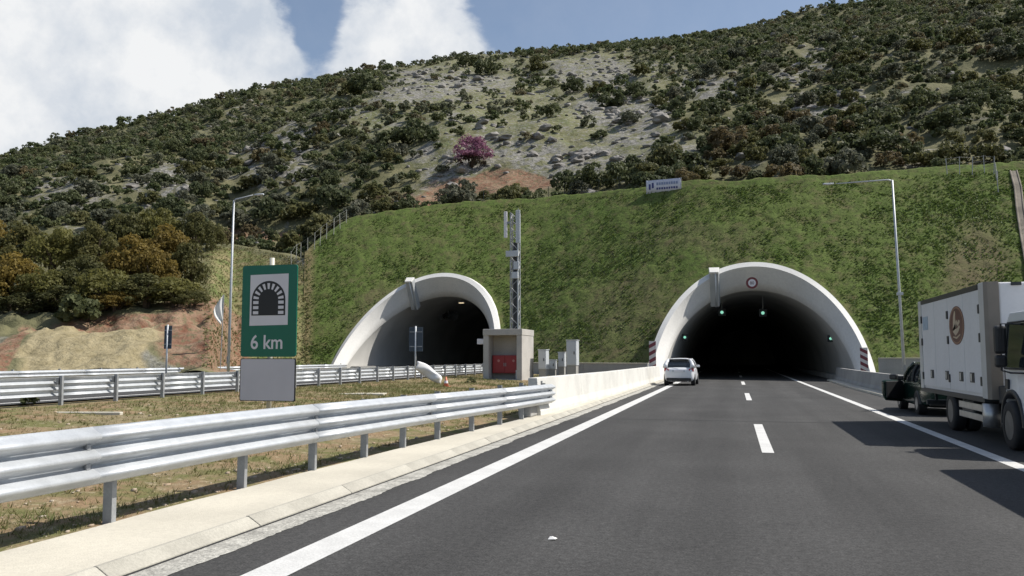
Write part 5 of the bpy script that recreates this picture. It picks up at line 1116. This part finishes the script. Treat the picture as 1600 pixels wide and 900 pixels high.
# shrubs that the photograph shows singly in the open scree: column, row of the foot, half width in pixels, kind
hand = [(650, 228, 40, 'dark'), (615, 228, 26, 'dark'), (862, 184, 24, 'dark'), (895, 146, 23, 'dark'), (815, 140, 17, 'olive'), (773, 183, 18, 'grey'), (870, 208, 12, 'olive'), (822, 220, 13, 'rust'), (955, 168, 26, 'dark'), (990, 152, 22, 'dark'), (1000, 118, 20, 'olive'), (730, 105, 22, 'dark'), (760, 118, 24, 'dark'), (570, 150, 30, 'dark'), (545, 152, 24, 'olive'), (690, 270, 16, 'grey'), (920, 200, 16, 'grey'), (985, 195, 22, 'grey'), (840, 112, 20, 'olive'),
        (885, 300, 28, 'dark'), (925, 296, 34, 'dark'), (968, 292, 36, 'dark'), (1010, 285, 32, 'olive'), (1050, 286, 30, 'dark'), (1095, 286, 30, 'olive'), (905, 305, 20, 'grey'), (1150, 280, 26, 'rust'), (1225, 272, 32, 'grey'), (1320, 262, 30, 'dark'), (1390, 262, 24, 'rust'), (1440, 262, 30, 'olive'), (1490, 260, 36, 'olive'), (1550, 258, 38, 'olive'), (1590, 262, 30, 'dark'), (600, 330, 20, 'rust'), (560, 340, 24, 'grey'), (640, 322, 18, 'dark'), (520, 330, 34, 'dark'), (470, 345, 36, 'olive'), (420, 352, 34, 'dark'), (370, 360, 32, 'grey'), (585, 318, 30, 'olive')]
items = []
for (hx, hy, hwp, kd) in hand:
    p = surf(hx, hy); dd = to_qD(p.x, p.y)[1]; items.append((p.x, p.y, p.z, hwp * dd / F, kd, dd))
for i in sel:
    if any((X[i] - h_[0]) ** 2 + (Y[i] - h_[1]) ** 2 < (0.75 * (size[i] + h_[3])) ** 2 for h_ in items[:len(hand)]): continue
    v = rgb.random() + 0.12 * dn[i]; kd = 'dark' if v < 0.40 else 'olive' if v < 0.70 else 'grey' if v < 0.93 else 'rust'
    items.append((X[i], Y[i], Z[i], size[i] * 1.12, kd, D[i]))
items.sort(key=lambda t: -t[3] / t[5])
vis = [t for t in items if -30 < project(np.array([t[0]]), np.array([t[1]]), np.array([t[2]]))[0][0] < 1630]
single = vis[:300]; ids = set(id(t) for t in single); rest = [t for t in items if id(t) not in ids]
def shrub_zone(t):
    a = [np.array([v]) for v in t[:3]]; m_ = zones(*a)[0][0]; q_, D_ = to_qD(a[0], a[1]); K_, _ = knots(q_); x_ = project(*a)[0][0]
    if (t[0] - PINK.x) ** 2 + (t[1] - PINK.y) ** 2 < 81: return 'growing close beside the pink tree'
    if D_[0] > K_[0, 7] - 12: return 'on the skyline ridge of the hill'
    if D_[0] < K_[0, 4] + 13: return 'just above the grass bank edge' if q_[0] > QL else 'just above the grove and dry slope'
    if m_ > 0.5: return 'standing in the open scree meadow'
    return 'on the thickly overgrown slope' if x_ > 900 else 'on the slope under the low ridge'
PINK = surf(737, 263)
for t in single:
    o = bpy.data.objects.new('shrub', shrub_meshes[(t[4], int(rgb.integers(0, 4)))]); C.objects.link(o)
    o.location = (t[0], t[1], t[2] - 0.12 * t[3]); o.rotation_euler = (0, 0, rgb.uniform(0, 6.28)); o.scale = (t[3] * rgb.uniform(0.9, 1.15), t[3] * rgb.uniform(0.9, 1.15), t[3] * rgb.uniform(0.85, 1.2))
    z_ = shrub_zone(t); tag(o, KINDS_[t[4]][1].replace('growing on the rocky hillside', z_), 'shrub', KINDS_[t[4]][2] + ' ' + z_)
print('shrubs', len(items), 'rest', len(rest))
def mass():
    VV, QQ, LF = [], [], []; off = 0
    for t in rest:
        n = 420 if t[5] < 140 else 270; P_, d_, k_ = bush_points(rgb, n, t[3], t[3] * rgb.uniform(0.85, 1.4), 14); V, Q = leaf_quads(P_, d_, 0.18 * t[3], rgb)
        V = V + np.array([t[0], t[1], t[2] - 0.12 * t[3]]); VV.append(V); QQ.append(Q + off); off += len(V)
        base = {'dark': 0.12, 'olive': 0.45, 'grey': 0.68, 'rust': 0.9}[t[4]]; cv = rgb.random(14) * 0.18; LF.append(np.repeat(np.clip(base + cv[k_] + rgb.uniform(-0.12, 0.1, n), 0, 1), 4))
    me = npmesh('shrubbery', np.concatenate(VV), np.concatenate(QQ)); set_attr(me, 'lf', np.concatenate(LF))
    m = leaf_mat('leaf mass', [(0.070, 0.092, 0.042), (0.104, 0.128, 0.056), (0.142, 0.156, 0.064), (0.152, 0.168, 0.114), (0.155, 0.132, 0.072)]); nt = m.node_tree
    for nd in nt.nodes:
        if nd.type == 'MATH' and nd.operation == 'MULTIPLY_ADD': nd.inputs[1].default_value = 1.0
        if nd.type == 'MATH' and nd.operation == 'MULTIPLY': nd.inputs[1].default_value = 0.0
    tag(link('shrubbery', me, m), 'dense scrub of small shrubs covering the upper hillside', 'shrubbery', kind='stuff')
mass()

# trees of the grove left of the bank
leaf_mat('grove dark', [(0.068, 0.072, 0.030), (0.10, 0.102, 0.038), (0.14, 0.13, 0.046)], 0.5); leaf_mat('grove gold', [(0.14, 0.105, 0.030), (0.20, 0.148, 0.038), (0.27, 0.20, 0.05)], 0.5); leaf_mat('grove green', [(0.11, 0.11, 0.036), (0.16, 0.155, 0.046), (0.22, 0.205, 0.07)], 0.5)
grove = {}
for nm in ('dark', 'gold', 'green'):
    for i in range(2):
        me = crown_mesh('crown', rgb, 4600, 1.0, 1.55, 60, 0.062, zmin=0.0); me.materials.append(MATS['grove ' + nm]); grove[(nm, i)] = me
tm = stems(rgb, 1.0, 1.5, 7, 0.05); tme = bpy.data.meshes.new('trunk'); tme.from_pydata(tm.v, [], tm.f); tme.materials.append(M_wood)
GL = {'dark': ('dark leafy tree in the grove above the red earth cut', 'dark grove trees'), 'gold': ('golden brown leafed tree in the grove above the red earth cut', 'golden grove trees'), 'green': ('yellowish green leafed tree in the grove above the red earth cut', 'yellowish green grove trees')}
# column, row of the crown's top, half width in pixels, depth, kind
trees = [(20, 395, 52, 62, 'gold'), (75, 410, 48, 61, 'green'), (130, 395, 46, 63, 'dark'), (165, 415, 50, 60.5, 'green'), (215, 365, 54, 66, 'gold'), (262, 352, 52, 68, 'gold'), (295, 375, 34, 66, 'dark'), (225, 425, 52, 60.5, 'dark'), (275, 430, 44, 61, 'green'), (105, 445, 46, 60, 'dark'), (40, 455, 44, 59.8, 'dark'), (300, 455, 30, 60, 'dark'), (-25, 420, 46, 61, 'dark'), (150, 345, 42, 76, 'dark'), (90, 352, 46, 76, 'olive'), (40, 345, 46, 78, 'dark'), (-10, 340, 44, 79, 'gold'), (200, 330, 42, 80, 'dark'), (250, 322, 40, 82, 'olive'), (305, 330, 34, 82, 'dark'), (180, 455, 42, 59.6, 'gold'), (330, 345, 26, 86, 'dark'), (245, 385, 40, 63.5, 'gold')]
for (tx, ty, hwp, dd, nm) in trees:
    nm = 'green' if nm == 'olive' else nm
    T = atD(tx, ty, dd); q_, D_ = to_qD(T.x, T.y); g = float(hill_z(np.array([q_]), np.array([D_]))[0]); hgt = max(1.4, T.z - g); r_ = hwp * dd / F
    e = empty('grove_tree', (T.x, T.y, g)); zz_ = 'at the front edge of the grove over the earth cut' if dd < 62 else 'in the middle of the grove' if dd < 71 else 'at the back of the grove'; tag(e, GL[nm][0].replace('in the grove above the red earth cut', zz_), 'tree', GL[nm][1] + ' ' + zz_); e.rotation_euler = (0, 0, rgb.uniform(0, 6.28))
    o = bpy.data.objects.new('crown', grove[(nm, int(rgb.integers(0, 2)))]); C.objects.link(o); o.parent = e; o.scale = (r_ * 1.1, r_ * 1.1, hgt / 1.55); o.location = (0, 0, 0.0)
    o = bpy.data.objects.new('trunk', tme); C.objects.link(o); o.parent = e; o.scale = (r_, r_, hgt / 1.55)

# pink flowering tree
p = surf(737, 263); dd = to_qD(p.x, p.y)[1]; r_ = 38 * dd / F; e = empty('flowering_tree', p); tag(e, 'pink flowering tree standing alone on the rocky slope', 'tree')
leaf_mat('pink blossom', [(0.17, 0.065, 0.12), (0.26, 0.11, 0.18), (0.34, 0.17, 0.24)], 0.3); leaf_mat('pink under leaf', [(0.05, 0.05, 0.028), (0.09, 0.07, 0.05), (0.12, 0.08, 0.07)])
me = crown_mesh('blossom', rgb, 4200, r_, 54 * dd / F, 60, 0.16, zmin=0.25); me.materials.append(MATS['pink blossom']); o = bpy.data.objects.new('blossom', me); C.objects.link(o); o.parent = e
me = crown_mesh('foliage', rgb, 700, r_ * 0.8, 26 * dd / F, 20, 0.2); me.materials.append(MATS['pink under leaf']); o = bpy.data.objects.new('foliage', me); C.objects.link(o); o.parent = e
stems(rgb, r_, 54 * dd / F, 8, 0.09).build('trunk', M_wood, e, smooth=True)

# rocks: large ones singly, scree as one mass
def rock_mesh(rg, sub=2):
    bm = bmesh.new(); bmesh.ops.create_icosphere(bm, subdivisions=sub, radius=1.0); off = Vector(rg.uniform(-50, 50, 3))
    for v in bm.verts:
        n = mnoise.noise(v.co * 1.3 + off) * 0.45 + mnoise.noise(v.co * 3.1 + off) * 0.2; v.co *= 1 + n; v.co.z *= 0.62
        v.co = Vector([round(c * 5) / 5 * 0.35 + c * 0.65 for c in v.co])
    me = bpy.data.meshes.new('rock'); bm.to_mesh(me); bm.free(); me.materials.append(M_rock); return me
rms = [rock_mesh(rgb) for _ in range(6)]
rx_, ry_, rz_, rD = scatter(26000); rpx, rpy = project(rx_, ry_, rz_); rm, rr_, rk = zones(rx_, ry_, rz_); pr = 0.05 + 0.30 * rk * (vnoise(np.stack([rx_, ry_], 1), 0.15, 41.0, 3) > -0.1) + 0.14 * rm * (vnoise(np.stack([rx_, ry_], 1), 0.12, 31.0, 3) > 0.0); ok = (rgb.random(len(rx_)) < pr) & (rpx > -20) & (rpx < 1620)
idx = np.where(ok)[0]; sz = 0.22 + 0.55 * rgb.random(len(idx)) ** 3 + 0.3 * rk[idx] * rgb.random(len(idx)) ** 2
o_ = np.argsort(-sz / rD[idx]); idx, sz = idx[o_], sz[o_]; print('rocks', len(idx))
for j in range(90):
    i = idx[j]; o = bpy.data.objects.new('boulder', rms[j % 6]); C.objects.link(o); s_ = sz[j] * 1.05; o.location = (rx_[i], ry_[i], rz_[i] + 0.1 * s_); o.rotation_euler = (rgb.uniform(-0.3, 0.3), rgb.uniform(-0.3, 0.3), rgb.uniform(0, 6.28)); o.scale = (s_ * rgb.uniform(0.8, 1.6), s_ * rgb.uniform(0.8, 1.6), s_); z_ = shrub_zone((rx_[i], ry_[i], rz_[i])); tag(o, 'grey limestone boulder lying ' + z_.replace('growing ', '').replace('standing ', ''), 'boulder', 'limestone boulders ' + z_)
small = rock_mesh(rgb, 1); sv = np.array([v.co[:] for v in small.vertices]); sf = np.array([p_.vertices[:] for p_ in small.polygons])
rest_i, rest_s = idx[90:4200], sz[90:4200]; nr = len(rest_i); a = rgb.uniform(0, 6.28, nr); ca, sa = np.cos(a), np.sin(a); sc3 = rest_s[:, None] * rgb.uniform(0.7, 1.5, (nr, 3))
V = sv[None] * sc3[:, None] * np.array([1, 1, 0.9]); V = np.stack([V[..., 0] * ca[:, None] - V[..., 1] * sa[:, None], V[..., 0] * sa[:, None] + V[..., 1] * ca[:, None], V[..., 2]], -1) + np.stack([rx_[rest_i], ry_[rest_i], rz_[rest_i] + 0.1 * rest_s], 1)[:, None]
Q = (sf[None] + (np.arange(nr) * len(sv))[:, None, None]).reshape(-1, 3); tag(link('scree', npmesh('scree', V.reshape(-1, 3), Q), M_rock), 'loose grey limestone scree scattered over the hillside', 'rocks', kind='stuff')

# grass tufts
def tufts(name, label, pts, hs, m, nb=5, wd=0.09, lean=0.5, lf=None):
    n = len(pts); nb_ = nb; a = rgb.uniform(0, 6.28, (n, nb_)); r_ = rgb.uniform(0.0, 0.5, (n, nb_)) * hs[:, None]; base = pts[:, None] + np.stack([np.cos(a) * r_ * 0.6, np.sin(a) * r_ * 0.6, np.zeros_like(a)], -1)
    h_ = hs[:, None] * rgb.uniform(0.6, 1.2, (n, nb_)); ld = rgb.uniform(0, 6.28, (n, nb_)); tip = base + np.stack([np.cos(ld) * h_ * lean, np.sin(ld) * h_ * lean, h_], -1)
    w_ = wd * h_ / hs.mean(); sd = np.stack([-np.sin(ld), np.cos(ld), np.zeros_like(ld)], -1) * w_[..., None]
    V = np.stack([base - sd, base + sd, tip], 2).reshape(-1, 3); Q = np.arange(len(V)).reshape(-1, 3); me = npmesh(name, V, Q)
    v = rgb.random((n, nb_)) * 0.5 + (rgb.random((n, 1)) if lf is None else lf[:, None]) * 0.5; set_attr(me, 'lf', np.repeat(v.ravel(), 3)); tag(link(name, me, m), label, 'grass', kind='stuff')
def tuft_mat(name, cols):
    m = leaf_mat(name, cols, 0.3)
    for nd in m.node_tree.nodes:
        if nd.type == 'MATH' and nd.operation == 'MULTIPLY_ADD': nd.inputs[1].default_value = 1.0
        if nd.type == 'MATH' and nd.operation == 'MULTIPLY': nd.inputs[1].default_value = 0.0
    return m
n = 120000; q = rgb.uniform((476 - 800) / F, (1660 - 800) / F, n); td = toe_D(q); topd = np.interp(q, TOPQ, TOPD); f = rgb.random(n); Dq = td + (topd - td) * f; Xb, Yb = to_XY(q, Dq); Zb = bank_z(Xb, Yb)
cl = vnoise(np.stack([Xb, Yb], 1), 0.9, 14.0, 3); br = bare_mask(Xb, Yb, Zb); ok = (rgb.random(n) < 0.66 + 0.3 * cl - 0.75 * br) & ~in_portal(Xb, Zb, 0.75)
tufts('grass', 'short bright green grass growing over the slope above tunnels', np.stack([Xb, Yb, Zb - 0.05], 1)[ok], rgb.uniform(0.05, 0.13, ok.sum()), tuft_mat('bank grass', [(0.105, 0.115, 0.038), (0.112, 0.165, 0.042), (0.145, 0.20, 0.054)]), 3, 0.05, 0.8, np.clip(0.5 + 0.5 * cl[ok] - 0.5 * br[ok] + rgb.normal(0, 0.2, ok.sum()), 0, 1))
n = 80000; Xm = -5.78 - 10.1 * rgb.random(n) ** 1.3; Ym_ = 3 + 52 * rgb.random(n) ** 1.5; cl = vnoise(np.stack([Xm, Ym_], 1), 0.45, 22.0, 3); ok = rgb.random(n) < 0.26 + 0.6 * cl + 0.35 * sstep(-7.0, -9.5, Xm); Xm, Ym_ = Xm[ok], Ym_[ok]
kx = bpy.data.objects['fire_kiosk'].location; okk = ~((np.abs(Xm - kx.x) < 1.4) & (Ym_ > 43) & (Ym_ < 47)); Xm, Ym_, cl = Xm[okk], Ym_[okk], cl[ok][okk]
tufts('grass', 'sparse dry yellow green grass growing on the median soil', np.stack([Xm, Ym_, median_z(Xm, Ym_) - 0.02], 1), rgb.uniform(0.02, 0.09, len(Xm)) * (1 + 0.5 * sstep(12, 30, Ym_)), tuft_mat('median grass', [(0.22, 0.175, 0.085), (0.16, 0.15, 0.06), (0.11, 0.14, 0.04)]), 4, 0.007, 0.9, np.clip(0.45 + 0.6 * cl, 0, 1))
# pebbles and clods on the median
n = 2600; Xp = -5.78 - 9.5 * rgb.random(n) ** 1.8; Yp = 3 + 40 * rgb.random(n) ** 1.6; s_ = 0.009 + 0.038 * rgb.random(n) ** 5; V = sv[None] * (s_[:, None] * rgb.uniform(0.7, 1.4, (n, 3)))[:, None] + np.stack([Xp, Yp, median_z(Xp, Yp) + 0.2 * s_], 1)[:, None]
tag(link('gravel', npmesh('gravel', V.reshape(-1, 3), (sf[None] + (np.arange(n) * len(sv))[:, None, None]).reshape(-1, 3)), mat('clods', (0.34, 0.25, 0.17), 0.95, col2=(0.42, 0.37, 0.30), vscale=2.5)), 'reddish stones and clods strewn over the median soil', 'gravel', kind='stuff')
# dry grass on the slope beside the bank and weeds near the kerb
n = 9000; q = rgb.uniform((318 - 800) / F, (482 - 800) / F, n); K, KZ = knots(q); Dq = K[:, 0] + (K[:, 4] - K[:, 0]) * rgb.random(n); Xd, Yd = to_XY(q, Dq); Zd = hill_z(q, Dq)
tufts('grass', 'dry pale grass on the slope beside the grass bank', np.stack([Xd, Yd, Zd - 0.03], 1), rgb.uniform(0.06, 0.18, n), tuft_mat('dry slope grass', [(0.27, 0.22, 0.12), (0.21, 0.20, 0.09), (0.13, 0.16, 0.05)]), 4, 0.035, 0.7)
leaf_mat('weed leaf', [(0.07, 0.08, 0.035), (0.11, 0.125, 0.055), (0.16, 0.165, 0.08)])
for i, (x, y, w_, lab) in enumerate(((48, 636, 0.30, 'small green weed growing in the median near the far guardrail'), (735, 598, 0.32, 'small green weed growing beside the fire kiosk'), (125, 480, 1.7, 'pale green bush at the edge of the red earth cut'))):
    P = gnd(x, y, 0.4) if i < 2 else None
    if i == 2: P = surf(x, 506)
    else: P.z = gz(P.x, P.y)
    me = crown_mesh('weed', rgb, 260 if i < 2 else 1200, w_, w_ * (1.0 if i < 2 else 1.2), 22, w_ * 0.2); me.materials.append(MATS['weed leaf']); o = bpy.data.objects.new('weed' if i < 2 else 'bush', me); C.objects.link(o); o.location = P; tag(o, lab, 'weed' if i < 2 else 'bush')
